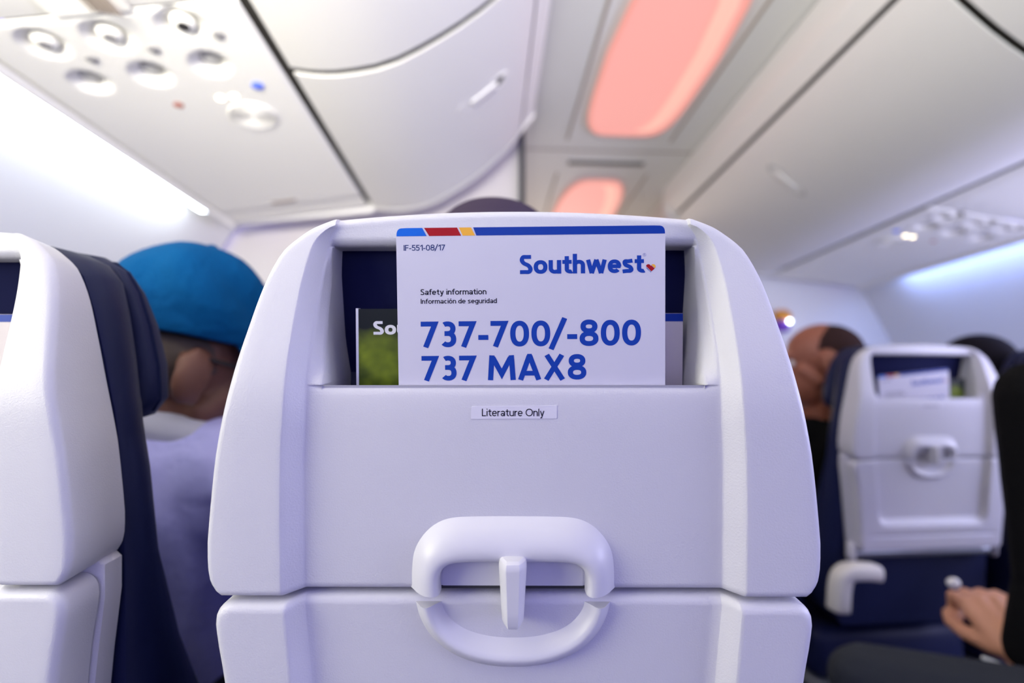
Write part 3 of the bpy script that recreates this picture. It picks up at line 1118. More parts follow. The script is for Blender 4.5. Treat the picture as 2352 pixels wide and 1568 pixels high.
def make_seat(label):
    t = thing('airline_seat', label, 'seat', (0, 0, 0), 0, 'rows of navy and pale grey seats')
    V, F = back_shell()
    sh = fix_normals(mesh('back_shell', V, F, M['plastic'], t))
    sh['label'] = 'pale grey moulded seat back shell'
    V, F = tray_shell()
    fix_normals(mesh('tray_table', V, F, M['plastic'], t))
    # inner frame behind the tray
    secs = []
    for v in [.0, -.004, -.03, -.08, -.14, -.20, -.232, -.236]:
        hu = interp([(-.24, .184), (-.069, .2010), (-.02, .2075), (0, .2060)], v)
        secs.append(super_section(hu - (.004 if v in (.0, -.236) else 0), -.030, -.056, v, .25))
    V, F = loft_sections(secs)
    fix_normals(mesh('back_frame', V, F, M['plastic'], t, angle=45))
    # pocket lining
    bm = bmesh.new()
    add_box(bm, (0, 0, 0), (.288, .003, .186), None, .001, 1)
    ob = bmobj('pocket_lining', bm, M['lining'], t)
    mt = Matrix((Vector((1, 0, 0)), -SW, SV)).transposed().to_4x4()
    mt.translation = SA(0, .1545, -.0735)
    ob.data.transform(mt @ Matrix.Rotation(R(9.4), 4, 'X'))
    # bottom bar and hinge caps
    pts = []
    secs = []
    for u in (-.181, -.179, .179, .181):
        sec = []
        rr = .010 if abs(u) < .180 else .007
        for k in range(20):
            a = 2 * math.pi * k / 20
            sec.append(S(u, -.240 + rr * 1.15 * math.cos(a), -.030 + rr * math.sin(a)))
        secs.append(sec)
    V, F = loft_sections(secs)
    fix_normals(mesh('hinge_bar', V, F, M['grey_metal'], t, angle=50))
    for s in (-1, 1):
        secs = []
        for v, k in ((-.210, .3), (-.214, .8), (-.222, 1), (-.246, 1), (-.254, .8), (-.257, .3)):
            sec = []
            for q in range(20):
                a = 2 * math.pi * q / 20
                sec.append(S(s * .1905 + .007 * k * math.cos(a), v, -.028 + .014 * k * math.sin(a)))
            secs.append(sec)
        V, F = loft_sections(secs)
        fix_normals(mesh('hinge_cap', V, F, M['latch'], t))
    # latch surround, upper half on the pocket panel and lower half on the tray
    prof_up = [(0, -.001, 0), (.05, .0004, 0), (.14, .0030, 0), (.26, .0066, 0), (.40, .0098, 0), (.55, .0122, 0), (.70, .0134, 0), (.84, .0134, 0), (.93, .0122, 0),
               (.98, .0100, 0), (1.0, .0070, 0), (1.005, .003, 0), (.99, -.001, 0)]
    up_o = sym([(-.0720, -.0030), (-.0722, .010), (-.0705, .026), (-.060, .0410), (-.0465, .0482), (-.026, .0490), (0, .0491)])
    up_i = sym([(-.0500, -.0030), (-.0508, .004), (-.0500, .0110), (-.0455, .0168), (-.0385, .0186), (-.020, .0188), (0, .0188)])
    V, F = ring_half(up_o, up_i, prof_up, -.0122, None)
    n0 = len(V)
    # close the two lower ends
    np_ = len(prof_up)
    F = F + [tuple(k * 61 for k in range(np_)), tuple(k * 61 + 60 for k in range(np_ - 1, -1, -1))]
    fix_normals(mesh('latch_surround', V, F, M['latch'], t, angle=60))
    prof_lo = [(0, -.001, 0), (.06, .0006, 0), (.16, .0030, 0), (.28, .0068, 0), (.40, .0086, 0), (.50, .0090, 0), (.62, .0074, 0), (.78, .0036, 0), (.92, .0008, 0), (1.0, -.0006, 0)]
    lo_o = sym([(-.0690, -.0128), (-.0665, -.0240), (-.0590, -.0375), (-.046, -.0490), (-.030, -.0562), (-.013, -.0594), (0, -.0598)])
    lo_i = sym([(-.0495, -.0128), (-.0475, -.0190), (-.0410, -.0268), (-.031, -.0325), (-.019, -.0357), (-.008, -.0370), (0, -.0371)])
    V, F = ring_half(lo_o, lo_i, prof_lo, -.0122, None)
    np_ = len(prof_lo)
    F = F + [tuple(k * 61 for k in range(np_)), tuple(k * 61 + 60 for k in range(np_ - 1, -1, -1))]
    fix_normals(mesh('latch_dish', V, F, M['latch'], t, angle=60))
    # dark slit and the plate behind the latch
    for nm, hu, v0, v1, w, m in (('latch_slit', .0502, -.0035, .0185, -.0119, M['dark_gap']), ('latch_plate', .0490, -.0012, .0190, -.0112, M['latch'])):
        pts = chaikin([(-hu, v0), (-hu, v1 - .007), (-hu + .004, v1), (hu - .004, v1), (hu, v1 - .007), (hu, v0)], 2)
        V = [S(u, v, w) for u, v in pts] + [S(u, v, w - .0015) for u, v in pts]
        n = len(pts)
        F = [tuple(range(n))] + grid_faces(2, n, 0, True)
        fix_normals(mesh(nm, V, F, m, t, smooth=False))
    # turning latch
    secs = []
    for v, k, dw in ((.0250, .55, -.006), (.0246, .80, -.003), (.0232, .95, -.001), (.0205, 1.0, .0), (.0185, 1.0, .0), (.006, .92, .0), (-.008, .83, .0), (-.0165, .77, .0), (-.0188, .68, -.001),
                     (-.0202, .52, -.003), (-.0206, .34, -.006)):
        hw = .0093 * k
        fr = .0112 + dw
        half = [(hw * .94, -.0118), (hw, -.004), (hw, .0032 + dw), (hw * .92, .0052 + dw), (hw * .56, fr - .0006), (hw * .47, fr)]
        sec = [(u, w) for u, w in half] + [(-u, w) for u, w in reversed(half)]
        secs.append([S(u, v, w) for u, w in sec])
    V, F = loft_sections(secs)
    fix_normals(mesh('latch', V, F, M['latch'], t, angle=24))
    # sticker under the pocket lip
    st_pts = [(-.0293, .1158), (-.0289, .1154), (.0304, .1156), (.0308, .1160), (.0308, .1242), (.0304, .1246), (-.0286, .1241), (-.0290, .1237)]
    V = [S(u, v, -.01115) for u, v in st_pts] + [S(u, v, -.0117) for u, v in st_pts]
    n = len(st_pts)
    st = fix_normals(mesh('sticker', V, [tuple(range(n))] + grid_faces(2, n, 0, True), M['sticker'], t, smooth=False))
    text_mesh('lettering', 'Literature Only', .125, -.0216, .1173, .0436, .0052, lambda x, y: S(x, y, -.01105), M['ink_black'], st, up=SW)
    # navy back cushion, headrest, seat cushion
    secs = []
    for v, hu, w1 in ((-.434, .15, -.200), (-.428, .19, -.218), (-.40, .204, -.225), (-.30, .207, -.222), (-.227, .205, -.205), (-.12, .206, -.152), (-.018, .206, -.115), (.06, .204, -.105), (.10, .200, -.101), (.118, .198, -.102),
                      (.1255, .196, -.103), (.160, .190, -.107), (.20, .181, -.112), (.229, .172, -.116), (.245, .158, -.117), (.254, .140, -.113), (.2590, .122, -.104)):
        nd = -.0545 if v < .12 else -.070 - .030 * sstep(.12, .25, v)
        cw, hw = (-.0545 + w1) / 2, abs(w1 + .0545) / 2
        sec = []
        for k in range(25):            # front half, rounded
            a = math.pi * k / 24
            c, q = math.cos(a), math.sin(a)
            sec.append(SA(hu * math.copysign(abs(c) ** .3, c), v, -.0545 + (w1 + .0545) * q ** .35))
        ne = min(hu - .004, .147)
        for k in range(13):            # rear, hollowed behind the pocket
            u = -hu + .002 + (2 * hu - .004) * k / 12
            u = (-hu + .001, -ne - .001, -ne, -ne * .8, -ne * .6, -ne * .3, 0, ne * .3, ne * .6, ne * .8, ne, ne + .001, hu - .001)[k]
            sec.append(SA(u, v, -.0545 if k in (0, 1, 11, 12) else nd))
        secs.append(sec)
    V, F = loft_sections(secs)
    fix_normals(mesh('back_cushion', V, F, M['navy'], t))
    secs = []
    for v, hu, w0, w1 in ((.092, .10, -.104, -.120), (.094, .15, -.098, -.130), (.102, .176, -.094, -.141), (.118, .186, -.094, -.147), (.15, .184, -.098, -.148), (.19, .176, -.102, -.144), (.222, .166, -.104, -.138),
                          (.243, .154, -.106, -.132), (.256, .134, -.104, -.126), (.262, .10, -.106, -.118)):
        secs.append(super_section(hu, w0, w1, v, .42, 48))
    V, F = loft_sections(secs)
    hr = fix_normals(mesh('headrest', V, F, M['navy'], t))
    # piping seam round the headrest
    secs = []
    for k in range(15):
        v = .106 + (.252 - .106) * k / 14
        hu = interp([(.102, .176), (.118, .1862), (.15, .1842), (.19, .1762), (.222, .1662), (.243, .1542), (.252, .142)], v)
        secs.append([SA(hu - .001 + .0022 * math.cos(a * math.pi / 4), v, -.121 + .0022 * math.sin(a * math.pi / 4)) for a in range(8)])
    V, F = loft_sections(secs)
    fix_normals(mesh('piping', V, F, M['navy_fabric'], hr))
    # cushion to sit on, runs forward from the back
    bm = bmesh.new()
    add_box(bm, (0, .40, .395), (.44, .47, .13), None, .035, 4)
    bmobj('seat_cushion', bm, M['navy'], t, angle=60)
    box('seat_pan', (0, .38, .315), (.43, .46, .03), M['grey_metal'], t, .006)
    for s in (-1, 1):
        bm = bmesh.new()
        add_box(bm, (s * .16, .24, .15), (.03, .04, .31), None, .008, 2)
        bmobj('leg', bm, M['grey_metal'], t, angle=50)
        bm = bmesh.new()
        add_box(bm, (s * .16, .54, .15), (.03, .04, .31), None, .008, 2)
        bmobj('leg', bm, M['grey_metal'], t, angle=50)
    return t


def armrest(parent, s):
    """cream arm cap with its drooping rear knuckle"""
    path = chaikin([(.168, .012, .655), (.205, .016, .658), (.236, .022, .655), (.247, .03, .632), (.249, .04, .560)], 2)
    secs = []
    for i, p in enumerate(path):
        a, b = Vector(path[max(0, i - 1)]), Vector(path[min(len(path) - 1, i + 1)])
        d = (b - a).normalized()
        nn = d.cross(Vector((0, 1, 0))).normalized()
        k = .55 if i in (0, len(path) - 1) else 1.0
        sec = [Vector(p) + Vector((0, 1, 0)) * .024 * k * math.copysign(abs(math.cos(q)) ** .6, math.cos(q)) + nn * .0185 * k * math.copysign(abs(math.sin(q)) ** .6, math.sin(q))
               for q in [2 * math.pi * j / 20 for j in range(20)]]
        secs.append([Vector((s * v.x, v.y, v.z)) for v in sec])
    V, F = loft_sections(secs)
    a = fix_normals(mesh('armrest', V, F, M['cream'], parent))
    box('armrest_panel', (s * .240, .36, .53), (.030, .36, .22), M['navy'], parent, .01)
    return a


seat = make_seat('pale grey seat back straight ahead, filling the middle, with safety card in its pocket')
seats = [seat]
for lab in ('pale grey seat back at left edge, beside the person in teal cap',
            'pale grey seat back across the aisle with blurred literature in its pocket',
            'navy seat showing only its dark side behind the black sleeve at right edge'):
    c = copy_tree(seat)
    c['label'] = lab
    seats.append(c)
for s_, loc, rz in ((seats[0], (-.5437, .3383, .002), -3), (seats[1], (-1.0742, .3889, .0), -3), (seats[2], (.5090, 1.1165, -.006), 3), (seats[3], (1.022, 1.1435, -.006), 3)):
    s_.location = loc
    s_.rotation_euler = (0, 0, R(rz))


for s_, sd in zip(seats, (1, 1, -1, -1)):
    armrest(s_, sd)

def seat_frame_point(seat_i, u, v, w):
    s_ = seats[seat_i]
    return Matrix.Translation(s_.location) @ Matrix.Rotation(s_.rotation_euler[2], 4, 'Z') @ SA(u, v, w)


# ------------------------------------------------------------------ literature in the pockets
def slab(name, pts, thick, put, m, parent):
    n = len(pts)
    V = [put(x, y, 0) for x, y in pts] + [put(x, y, -thick) for x, y in pts]
    F = [tuple(range(n)), tuple(reversed(range(n, 2 * n)))] + grid_faces(2, n, 0, True)
    return fix_normals(mesh(name, V, F, m, parent, smooth=False))


def lit_root(name, label, cat, seat_i, u, v, w, lean, roll=0.0, group='leaflets in the seat pockets'):
    """Empty at a leaflet whose local X runs across, Y up the paper and Z out to the reader"""
    t = thing(name, label, cat, (0, 0, 0), 0, group)
    rz = Matrix.Rotation(seats[seat_i].rotation_euler[2], 4, 'Z')
    T = (SV + SW * lean).normalized()
    X = Vector((1, 0, 0))
    N = X.cross(T)
    X, T = X * math.cos(roll) + T * math.sin(roll), T * math.cos(roll) - X * math.sin(roll)
    mt = rz @ Matrix((X, T, N)).transposed().to_4x4()
    mt.translation = seat_frame_point(seat_i, u, v, w)
    t.matrix_world = mt
    return t


def make_card(label, seat_i, u, v, w, lean, roll):
    t = lit_root('safety_card', label, 'safety card', seat_i, u, v, w, lean, roll)
    hw, top = .0944, .1112
    P = lambda x, y, z=0: Vector((x, y, z))
    c_ = chaikin([(hw, .101), (hw, top - .0005), (hw - .0080, top)], 3)[1:] + chaikin([(-hw + .0080, top), (-hw, top - .0005), (-hw, .101)], 3)
    body = [(-hw, -.060), (hw, -.060)] + c_
    slab('card', body, .0009, P, M['paper'], t)
    zt = .00012
    ln = lambda a, b, y: a + (b - a) * (y - .1018) / (.1073 - .1018)

    def piece(name, l0, l1, r0, r1, m, roundl=False, roundr=False):
        y0, y1 = .1052, top - .0003
        pts = [(l0, y0), (r0, y0), (r1, y1), (l1, y1)]
        if roundl:
            pts = [(l0, y0), (r0, y0), (r1, y1)] + [(a, b) for a, b in chaikin([(-hw + .0080, y1), (-hw + .0003, y1 - .0003), (l0, .101)], 3) if b > y0]
        if roundr:
            pts = [(l0, y0), (r0, y0)] + [(a, b) for a, b in chaikin([(hw - .0003, .101), (hw - .0003, y1 - .0003), (hw - .0080, y1)], 3) if b > y0] + [(l1, y1)]
        V = [P(x, y, zt) for x, y in pts]
        return mesh(name, V, [tuple(range(len(V)))], m, t, smooth=False)
    piece('band', -hw + .0003, 0, -.0729, -.0760, M['ink_lightblue'], roundl=True)
    piece('band', -.0711, -.0747, -.0487, -.0515, M['ink_red'])
    piece('band', -.0475, -.0502, -.0389, -.0417, M['ink_gold'])
    piece('band', -.0380, -.0402, hw - .0003, hw - .0080, M['ink_band'], roundr=True)
    F2 = lambda x, y: Vector((x, y, zt))
    text_mesh('lettering', 'IF-551-08/17', .135, -.0892, .0951, .0291, .0040, F2, M['ink_navy'], t)
    text_mesh('lettering', 'Southwest', .205, -.0078, .0780, .0872, .0132, F2, M['ink_blue'], t, track=-.035)
    text_mesh('lettering', 'q', .06, .0786, .0893, .0024, .0024, F2, M['ink_blue'], t)
    text_mesh('lettering', 'Safety information', .150, -.0778, .0640, .0464, .0040, F2, M['ink_black'], t)
    text_mesh('lettering', 'Información de seguridad', .145, -.0778, .0578, .0537, .0034, F2, M['ink_black'], t)
    text_mesh('lettering', '737-700/-800', .19, -.0781, .0270, .1554, .0182, F2, M['ink_blue'], t, track=-.005)
    text_mesh('lettering', '737 MAX8', .19, -.0779, .0033, .1166, .0176, F2, M['ink_blue'], t, track=.0)
    # heart emblem of three diagonal stripes
    hs = []
    for i in range(48):
        a = 2 * math.pi * i / 48
        hs.append((16 * math.sin(a) ** 3 / 16, (13 * math.cos(a) - 5 * math.cos(2 * a) - 2 * math.cos(3 * a) - math.cos(4 * a)) / 16))

    def clip(poly, a, b, c):     # keep a*x + b*y <= c
        out = []
        for i in range(len(poly)):
            p, q = poly[i - 1], poly[i]
            dp, dq = a * p[0] + b * p[1] - c, a * q[0] + b * q[1] - c
            if (dp <= 0) != (dq <= 0):
                k = dp / (dp - dq)
                out.append((p[0] + (q[0] - p[0]) * k, p[1] + (q[1] - p[1]) * k))
            if dq <= 0:
                out.append(q)
        return out
    d_ = 1 / math.sqrt(2)
    for lo, hi, m in ((-3, -.58, M['ink_blue']), (-.46, .42, M['ink_red']), (.50, 3, M['ink_gold'])):
        poly = clip(clip(hs, d_, d_, hi), -d_, -d_, -lo)
        V = [P(.0842 + x * .0034, .0815 + y * .0033, zt) for x, y in poly]
        me = bmesh.new()
        bv = [me.verts.new(v) for v in V]
        f = me.faces.new(bv)
        bmesh.ops.triangulate(me, faces=[f])
        bmobj('heart_emblem', me, m, t, smooth=False)
    return t


card = make_card('white safety card with blue headings in the pocket straight ahead', 0, .0134, .139, -.0160, .03, R(.5))


def make_magazine(label, seat_i, u, v, w, cover=True):
    t = lit_root('magazine' if cover else 'booklet', label, 'magazine' if cover else 'booklet', seat_i, u, v, w, .02)
    P = lambda x, y, z=0: Vector((x, y, z))
    if cover:
        slab('cover', [(0, -.125), (.190, -.125), (.190, .0), (0, 0)], .0007, P, M['mag_cover'], t)
        slab('page_block', [(.0008, -.125), (.189, -.125), (.189, -.0006), (.0008, -.0006)], .004, lambda x, y, z=0: Vector((x, y, z - .0008)), M['paper'], t)
        sp = slab('spine', [(-.0016, -.125), (.0003, -.125), (.0003, .0004), (-.0016, .0004)], .005, lambda x, y, z=0: Vector((x, y, z + .0003)), M['ink_white'], t)
        V = [P(.0003, -.0075 - .0016, .0001), P(.190, -.0075 - .0016, .0001), P(.190, 0, .0001), P(.0003, 0, .0001)]
        text_mesh('lettering', 'Southwest', .21, .0115, -.0196, .078, .0102, lambda x, y: Vector((x, y, .00015)), M['ink_white'], t, track=-.035)
    else:
        slab('cover', [(-.12, -.10), (0, -.10), (0, 0), (-.12, 0)], .0012, P, M['grey_paper'], t)
        V = [P(-.12, -.0064, .0001), P(0, -.0064, .0001), P(0, -.0002, .0001), P(-.12, -.0002, .0001)]
        mesh('band', V, [(0, 1, 2, 3)], M['ink_navy'] if False else M['ink_band'], t, smooth=False)
    return t


mag = make_magazine('green-covered magazine with white title half hidden behind the white card', 0, -.1178, .1943, -.040)
bk = make_magazine('grey booklet with blue top band behind the right side of the white card', 0, .1338, .1915, -.054, cover=False)


def place_copy(src, label, seat_i, u, v, w, lean, roll):
    c = copy_tree(src)
    dummy = lit_root('x', 'x', 'x', seat_i, u, v, w, lean, roll)
    c.matrix_world = dummy.matrix_world
    bpy.data.objects.remove(dummy)
    c['label'] = label
    return c


place_copy(card, 'blurred white safety card in the seat pocket across the aisle', 2, -.020, .090, -.0300, .03, R(6))
place_copy(mag, 'dark green magazine in the pocket of the seat across the aisle', 2, -.062, .183, -.044, .02, 0)
place_copy(bk, 'grey booklet corner in the pocket of the seat at left edge', 1, .118, .197, -.050, .02, 0)

# ------------------------------------------------------------------ people
def hull_capsule(bm, p0, r0, p1, r1, sc=(1, 1, 1)):
    tmp = bmesh.new()
    for p, r in ((p0, r0), (p1, r1)):
        bmesh.ops.create_icosphere(tmp, subdivisions=2, radius=r, matrix=Matrix.Translation(p))
    res = bmesh.ops.convex_hull(tmp, input=tmp.verts[:])
    bad = [g for g in res['geom_interior'] + res['geom_unused'] if isinstance(g, bmesh.types.BMVert)]
    bmesh.ops.delete(tmp, geom=list(set(bad)), context='VERTS')
    me = bpy.data.meshes.new('tmp')
    tmp.to_mesh(me)
    tmp.free()
    bm.from_mesh(me)
    bpy.data.meshes.remove(me)


def ellipsoid(bm, c, r, rot=None, sub=3):
    mt = Matrix.Translation(c) @ (rot.to_4x4() if rot is not None else Matrix.Identity(4)) @ Matrix.Diagonal((*r, 1))
    bmesh.ops.create_icosphere(bm, subdivisions=sub, radius=1.0, matrix=mt)


def blob(name, prims, m, parent, voxel=.006, smooth=6, origin=(0, 0, 0)):
    """one continuous skin grown over capsules and ellipsoids"""
    bm = bmesh.new()
    for p in prims:
        if p[0] == 'c':
            hull_capsule(bm, Vector(p[1]), p[2], Vector(p[3]), p[4])
        else:
            ellipsoid(bm, Vector(p[1]), p[2], p[3] if len(p) > 3 else None)
    bmesh.ops.translate(bm, vec=-Vector(origin), verts=bm.verts)
    me = bpy.data.meshes.new(name)
    bm.to_mesh(me)
    bm.free()
    tmp = bpy.data.objects.new('tmp', me)
    COL.objects.link(tmp)
    md = tmp.modifiers.new('r', 'REMESH')
    md.mode = 'VOXEL'
    md.voxel_size = voxel
    md.use_smooth_shade = True
    sm = tmp.modifiers.new('s', 'SMOOTH')
    sm.iterations = smooth
    sm.factor = .5
    dg = bpy.context.evaluated_depsgraph_get()
    out = bpy.data.meshes.new_from_object(tmp.evaluated_get(dg))
    bpy.data.objects.remove(tmp)
    bpy.data.meshes.remove(me)
    out.name = name
    out.materials.clear()
    out.polygons.foreach_set('use_smooth', [True] * len(out.polygons))
    return link(name, out, m, parent)


def head_prims(c, rm):
    c = Vector(c)
    P = lambda x, y, z: c + rm @ Vector((x, y, z))
    pr = [('e', P(0, -.014, .032), (.073, .093, .084), rm),
          ('e', P(0, .020, -.040), (.058, .068, .078), rm),
          ('e', P(0, .060, -.094), (.026, .022, .020), rm),
          ('c', P(0, .084, .012), .010, P(0, .104, -.026), .013),
          ('c', P(-.034, .074, .026), .012, P(.034, .074, .026), .012),
          ('c', P(-.020, .078, -.062), .008, P(.020, .078, -.062), .008),
          ('c', P(-.046, .046, -.016), .018, P(-.050, .010, -.05), .02),
          ('c', P(.046, .046, -.016), .018, P(.050, .010, -.05), .02)]
    for s in (-1, 1):
        er = rm @ Euler((R(-12), 0, R(s * 22))).to_matrix()
        pr += [('e', P(s * .080, -.018, -.004), (.013, .025, .038), er),
               ('c', P(s * .082, -.034, .018), .006, P(s * .084, -.020, .030), .006),
               ('c', P(s * .082, -.036, .012), .006, P(s * .080, -.028, -.016), .006),
               ('e', P(s * .076, -.010, -.030), (.008, .010, .012), er)]
    return pr


def hand_prims(wrist, fwd, up, side, curl=1.0, k=1.0):
    """palm with four bent fingers and a thumb leaving the side of the palm"""
    w, f = Vector(wrist), Vector(fwd).normalized()
    u = (Vector(up) - f * f.dot(Vector(up))).normalized()
    s = f.cross(u).normalized()
    pr = [('c', w, .026 * k, w + f * .04 * k, .026 * k)]
    for i, (off, ln) in enumerate(((-.030, .9), (-.010, 1.0), (.011, .96), (.030, .78))):
        kn = w + f * .088 * k + s * off * k + u * (.010 - abs(i - 1.3) * .003) * k
        pr.append(('c', w + f * .02 * k + s * off * .6 * k, .017 * k, kn, .0125 * k))
        a1, a2 = R(38) * curl, R(105) * curl
        d1 = f * math.cos(a1) - u * math.sin(a1)
        d2 = f * math.cos(a2) - u * math.sin(a2)
        p1 = kn + d1 * .040 * ln * k
        p2 = p1 + d2 * .028 * ln * k
        d3 = f * math.cos(a2 + .9 * curl) - u * math.sin(a2 + .9 * curl)
        p3 = p2 + d3 * .018 * ln * k
        pr += [('c', kn, .0105 * k, p1, .0095 * k), ('c', p1, .0095 * k, p2, .0088 * k), ('c', p2, .0088 * k, p3, .0078 * k)]
    b = w + f * .025 * k + s * side * .024 * k - u * .006 * k
    t1 = b + (f * .72 + s * side * .42 - u * .45).normalized() * .044 * k
    t2 = t1 + (f * .85 + s * side * .10 - u * .45).normalized() * .032 * k
    t3 = t2 + (f * .85 - s * side * .30 - u * .35).normalized() * .022 * k
    pr += [('c', b, .016 * k, t1, .0125 * k), ('c', t1, .0122 * k, t2, .0108 * k), ('c', t2, .0105 * k, t3, .0085 * k)]
    return pr


def rot_head(yaw, pitch=0, roll=0):
    """yaw 0 looks forward (+Y), positive to the left; pitch positive looks up"""
    return (Matrix.Rotation(R(yaw), 3, 'Z') @ Matrix.Rotation(R(pitch), 3, 'X') @ Matrix.Rotation(R(roll), 3, 'Y'))


def seated_person(label, hip, neck, head, rm, skin, top, legs, arms=None, knees=None, shw=.185, hand=None):
    """hip and neck base in world metres; the Empty stands on the floor under the hips"""
    hip, neck, head = Vector(hip), Vector(neck), Vector(head)
    o_ = (hip.x, hip.y, 0)
    t = thing('person', label, 'person', o_, 0, None)
    sh = [neck + Vector((s * shw, .0, -.055)) for s in (-1, 1)]
    mid = hip.lerp(neck, .5)
    chest = hip.lerp(neck, .78)
    if arms is None:
        arms = []
        for s, q in zip((-1, 1), sh):
            el = q + Vector((s * .035, .06, -.27))
            wr = Vector((hip.x + s * .10, hip.y + .20, hip.z + .13))
            arms.append((q, el, wr))
    if knees is None:
        knees = [(hip + Vector((s * .09, .03, 0)), hip + Vector((s * .12, .44, .02)), hip + Vector((s * .12, .40, -.43))) for s in (-1, 1)]
    body = head_prims(head, rm)
    body += [('c', neck + Vector((0, 0, -.03)), .062, head + rm @ Vector((0, -.025, -.07)), .054),
             ('c', hip, .125, mid, .115), ('c', mid, .115, chest, .125), ('c', chest + Vector((-.08, 0, .03)), .085, chest + Vector((.08, 0, .03)), .085),
             ('c', sh[0], .052, neck, .052), ('c', sh[1], .052, neck, .052)]
    for (a, b, c), s in zip(arms, (-1, 1)):
        body += [('c', a, .050, b, .040), ('c', b, .040, c, .028)]
        f = (Vector(c) - Vector(b)).normalized()
        if hand and s < 0:
            body += hand_prims(c, hand[0], hand[1], hand[2], 1.0, 1.2)
        else:
            body += hand_prims(c, f, Vector((0, -.3, 1)) - f * f.dot(Vector((0, -.3, 1))), -s * 1.0)
    for a, b, c in knees:
        body += [('c', a, .080, b, .058), ('c', b, .056, c, .040), ('c', c, .04, Vector(c) + Vector((0, .12, -.02)), .032)]
    blob('body', body, skin, t, .005, 3, o_)
    g = .012
    cl = [('c', hip + Vector((0, 0, .02)), .138, mid, .130), ('c', mid, .130, chest, .140), ('c', chest + Vector((-.09, 0, .03)), .098, chest + Vector((.09, 0, .03)), .098),
          ('c', sh[0], .066, neck + Vector((0, 0, -.035)), .062), ('c', sh[1], .066, neck + Vector((0, 0, -.035)), .062)]
    for a, b, c in arms:
        cl += [('c', a, .066, b, .054), ('c', b, .054, Vector(b).lerp(Vector(c), .88), .042)]
    blob('shirt', cl, top, t, .007, 6, o_)
    tr = [('c', hip + Vector((-.05, 0, -.01)), .135, hip + Vector((.05, 0, -.01)), .135)]
    for a, b, c in knees:
        tr += [('c', a, .096, b, .072), ('c', b, .070, Vector(b).lerp(Vector(c), .92), .055)]
    blob('trousers', tr, legs, t, .008, 6, o_)
    for a, b, c in knees:
        c = Vector(c)
        blob('shoe', [('c', c + Vector((0, -.02, -.035)), .042, c + Vector((0, .15, -.040)), .036)], M['shoe'], t, .008, 3, o_)
    for s in (-1, 1):
        bm = bmesh.new()
        ellipsoid(bm, head + rm @ Vector((s * .030, .070, .006)) - Vector(o_), (.012, .012, .010), rm, 2)
        bmobj('eye', bm, M['eye'], t)
    return t, Vector(o_)


def dome(name, head, rm, o_, rx, ry, z0, ztop, back, m, parent, wob=0.0, seg=48, rings=14):
    """soft hat crown: rim at z0, top at ztop in head coordinates"""
    V = []
    for i in range(rings + 1):
        a = i / rings * math.pi / 2
        k, zz = math.cos(a) ** .72, math.sin(a) ** 1.0
        for j in range(seg):
            q = 2 * math.pi * j / seg
            wv = 1 + wob * math.sin(q * 5 + zz * 6) * zz * (1 - zz) * 4
            V.append(head + rm @ Vector((rx * k * wv * math.cos(q), ry * k * wv * math.sin(q) + back, z0 + (ztop - z0) * zz)) - o_)
    # rolled rim
    F = grid_faces(rings + 1, seg, 0, True)
    n0 = len(V)
    for kk, dz in ((.985, -.004), (.95, -.002), (.93, .01)):
        for j in range(seg):
            q = 2 * math.pi * j / seg
            V.append(head + rm @ Vector((rx * kk * math.cos(q), ry * kk * math.sin(q) + back, z0 + dz)) - o_)
    prev = 0
    for r_ in range(3):
        for j in range(seg):
            k2 = (j + 1) % seg
            a = prev + j if r_ == 0 else n0 + (r_ - 1) * seg + j
            b = prev + k2 if r_ == 0 else n0 + (r_ - 1) * seg + k2
            F.append((a, n0 + r_ * seg + j, n0 + r_ * seg + k2, b))
    return fix_normals(mesh(name, V, F, m, parent))


# person in the teal cap, seated ahead on the left, face turned towards the aisle
hd = Vector((-1.000, .715, 1.085))
rm = rot_head(-42, -8, 4)
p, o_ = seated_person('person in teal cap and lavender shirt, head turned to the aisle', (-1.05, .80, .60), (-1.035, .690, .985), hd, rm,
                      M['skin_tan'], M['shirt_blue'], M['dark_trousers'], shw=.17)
cp = dome('cap', hd, rm, o_, .092, .108, .052, .190, -.012, M['teal'], p, .09)
bm = bmesh.new()
ellipsoid(bm, hd + rm @ Vector((0, -.012, .191)) - o_, (.009, .009, .006), rm, 2)
bmobj('cap_button', bm, M['teal'], cp)
V = []
for j in range(21):
    q = R(20 + 140 * j / 20)
    for ex, dz in ((0.0, 0), (.03, -.004), (.062, -.014)):
        V.append(hd + rm @ Vector(((.086 + ex * .2) * math.cos(q), (.098 + ex) * math.sin(q) - .012, .056 + dz - .02 * math.cos(q) ** 2 * (ex / .06))) - o_)
vi = mesh('visor', V, grid_faces(21, 3), M['teal'], cp)
vi.modifiers.new('s', 'SOLIDIFY').thickness = .004
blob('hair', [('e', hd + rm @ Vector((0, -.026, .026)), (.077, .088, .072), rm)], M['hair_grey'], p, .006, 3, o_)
blob('collar', [('c', (-1.095, .690, 1.000), .030, (-1.03, .650, 1.012), .032), ('c', (-1.03, .650, 1.012), .032, (-.965, .680, .995), .030)], M['collar'], p, .006, 4, o_)
gl = blob('eyeglasses', [('c', hd + rm @ Vector((s * .080, -.020, .024)), .0035, hd + rm @ Vector((s * .070, .088, .016)), .0035) for s in (-1, 1)]
          + [('c', hd + rm @ Vector((-.070, .088, .016)), .0035, hd + rm @ Vector((.070, .088, .016)), .0035)], M['glasses'], p, .0028, 1, o_)

# passenger straight ahead: only the plum knit hat clears the seat top
hd = Vector((-.556, .640, 1.182))
rm = rot_head(0)
p, o_ = seated_person('person straight ahead of whom only a plum knit hat shows over the seat', (-.555, .76, .60), (-.556, .63, 1.02), hd, rm,
                      M['skin_tan'], M['black_cloth'], M['dark_trousers'])
dome('knit_hat', hd, rm, o_, .100, .112, .015, .130, -.010, M['beanie'], p, .01)

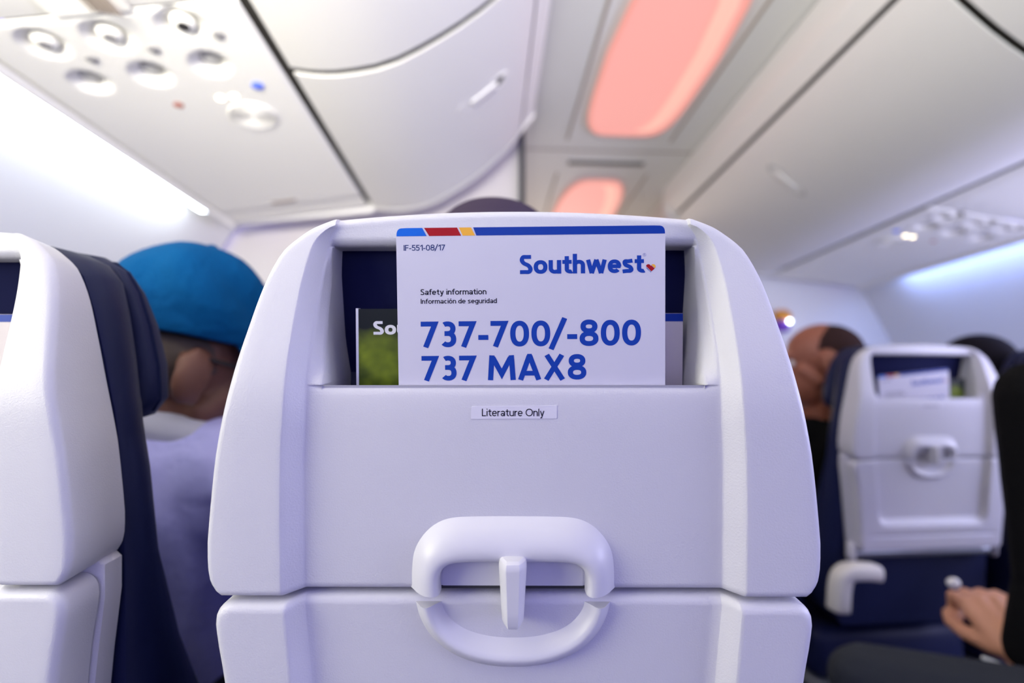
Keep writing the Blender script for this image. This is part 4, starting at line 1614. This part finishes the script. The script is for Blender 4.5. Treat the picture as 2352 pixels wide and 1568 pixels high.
# person across the aisle, seen in profile
hd = Vector((.392, 1.335, 1.150))
rm = rot_head(62, -4, 0)
p, o_ = seated_person('person in black across the aisle, head in profile beside the far seat back', (.49, 1.53, .60), (.440, 1.385, 1.000), hd, rm,
                      M['skin_red'], M['black_cloth'], M['dark_trousers'])
blob('hair', [('e', hd + rm @ Vector((0, -.032, .028)), (.079, .088, .084), rm), ('e', hd + rm @ Vector((0, -.05, -.03)), (.058, .05, .05), rm)], M['hair_shaved'], p, .006, 3, o_)

# dark haired passenger beyond the far seat
hd = Vector((.955, 1.420, 1.125))
rm = rot_head(-10, -6, 0)
p, o_ = seated_person('person of whom only dark hair shows over the right shoulder of the far seat', (1.02, 1.56, .60), (.975, 1.46, .965), hd, rm,
                      M['skin_tan'], M['black_cloth'], M['dark_trousers'])
blob('hair', [('e', hd + rm @ Vector((0, -.018, .035)), (.090, .108, .088), rm), ('e', hd + rm @ Vector((0, -.06, -.04)), (.075, .055, .08), rm)], M['hair_dark'], p, .007, 3, o_)

# passenger at the right edge: black sleeve, hand and grey knee
hip = Vector((.58, .50, .58))
nk = Vector((.615, .76, 1.085))
hd = Vector((.64, .84, 1.23))
wr = Vector((.430, .890, .572))
arms = [((.432, .815, 1.055), (.450, .850, .720), tuple(wr)), ((.80, .78, 1.00), (.86, .86, .76), (.72, .97, .68))]
knees = [(hip + Vector((-.10, .05, 0)), Vector((.178, .960, .500)), Vector((.24, .90, .07))), (hip + Vector((.10, .05, 0)), Vector((.70, .945, .555)), Vector((.70, .90, .10)))]
p, o_ = seated_person('person in black sleeve and grey trousers at right edge, one hand over the knee', hip, nk, hd, rot_head(5, -8), M['skin_hand'], M['black_cloth'], M['grey_trousers'],
                      arms=[tuple(Vector(x) for x in a) for a in arms], knees=knees, hand=((.16, .78, .60), (-.30, -.50, .79), -1))
blob('hair', [('e', hd + rot_head(5, -8) @ Vector((0, -.018, .04)), (.080, .098, .082), rot_head(5, -8))], M['hair_dark'], p, .007, 3, o_)
blob('cuff', [('c', (.304, .850, .600), .005, (.340, .848, .580), .010), ('c', (.340, .848, .580), .010, (.400, .840, .562), .016)], M['white_cuff'], p, .004, 3, o_)
bm = bmesh.new()
ellipsoid(bm, Vector((.388, .978, .676)) - o_, (.013, .010, .011), None, 3)
bmobj('fingernail', bm, M['nail'], p)  # bright glint by the fingers, put in as a pale ellipsoid

# little orange and purple thing, its glint put in as a glowing ball
t = thing('indicator_lamp', 'tiny glowing lamp with orange hood and purple base on the forward wall across the aisle', 'lamp', (1.075, 2.53, 1.478))
bm = bmesh.new()
ellipsoid(bm, Vector((-.012, 0, .030)), (.052, .02, .035), None, 3)
bmobj('hood', bm, M['orange'], t)
bm = bmesh.new()
ellipsoid(bm, Vector((-.020, -.006, -.030)), (.045, .016, .035), None, 3)
bmobj('base', bm, M['purple'], t)
bm = bmesh.new()
ellipsoid(bm, Vector((.012, -.022, -.006)), (.010, .008, .010), None, 3)
bmobj('bulb', bm, M['white_led'], t)

bpy.context.view_layer.update()
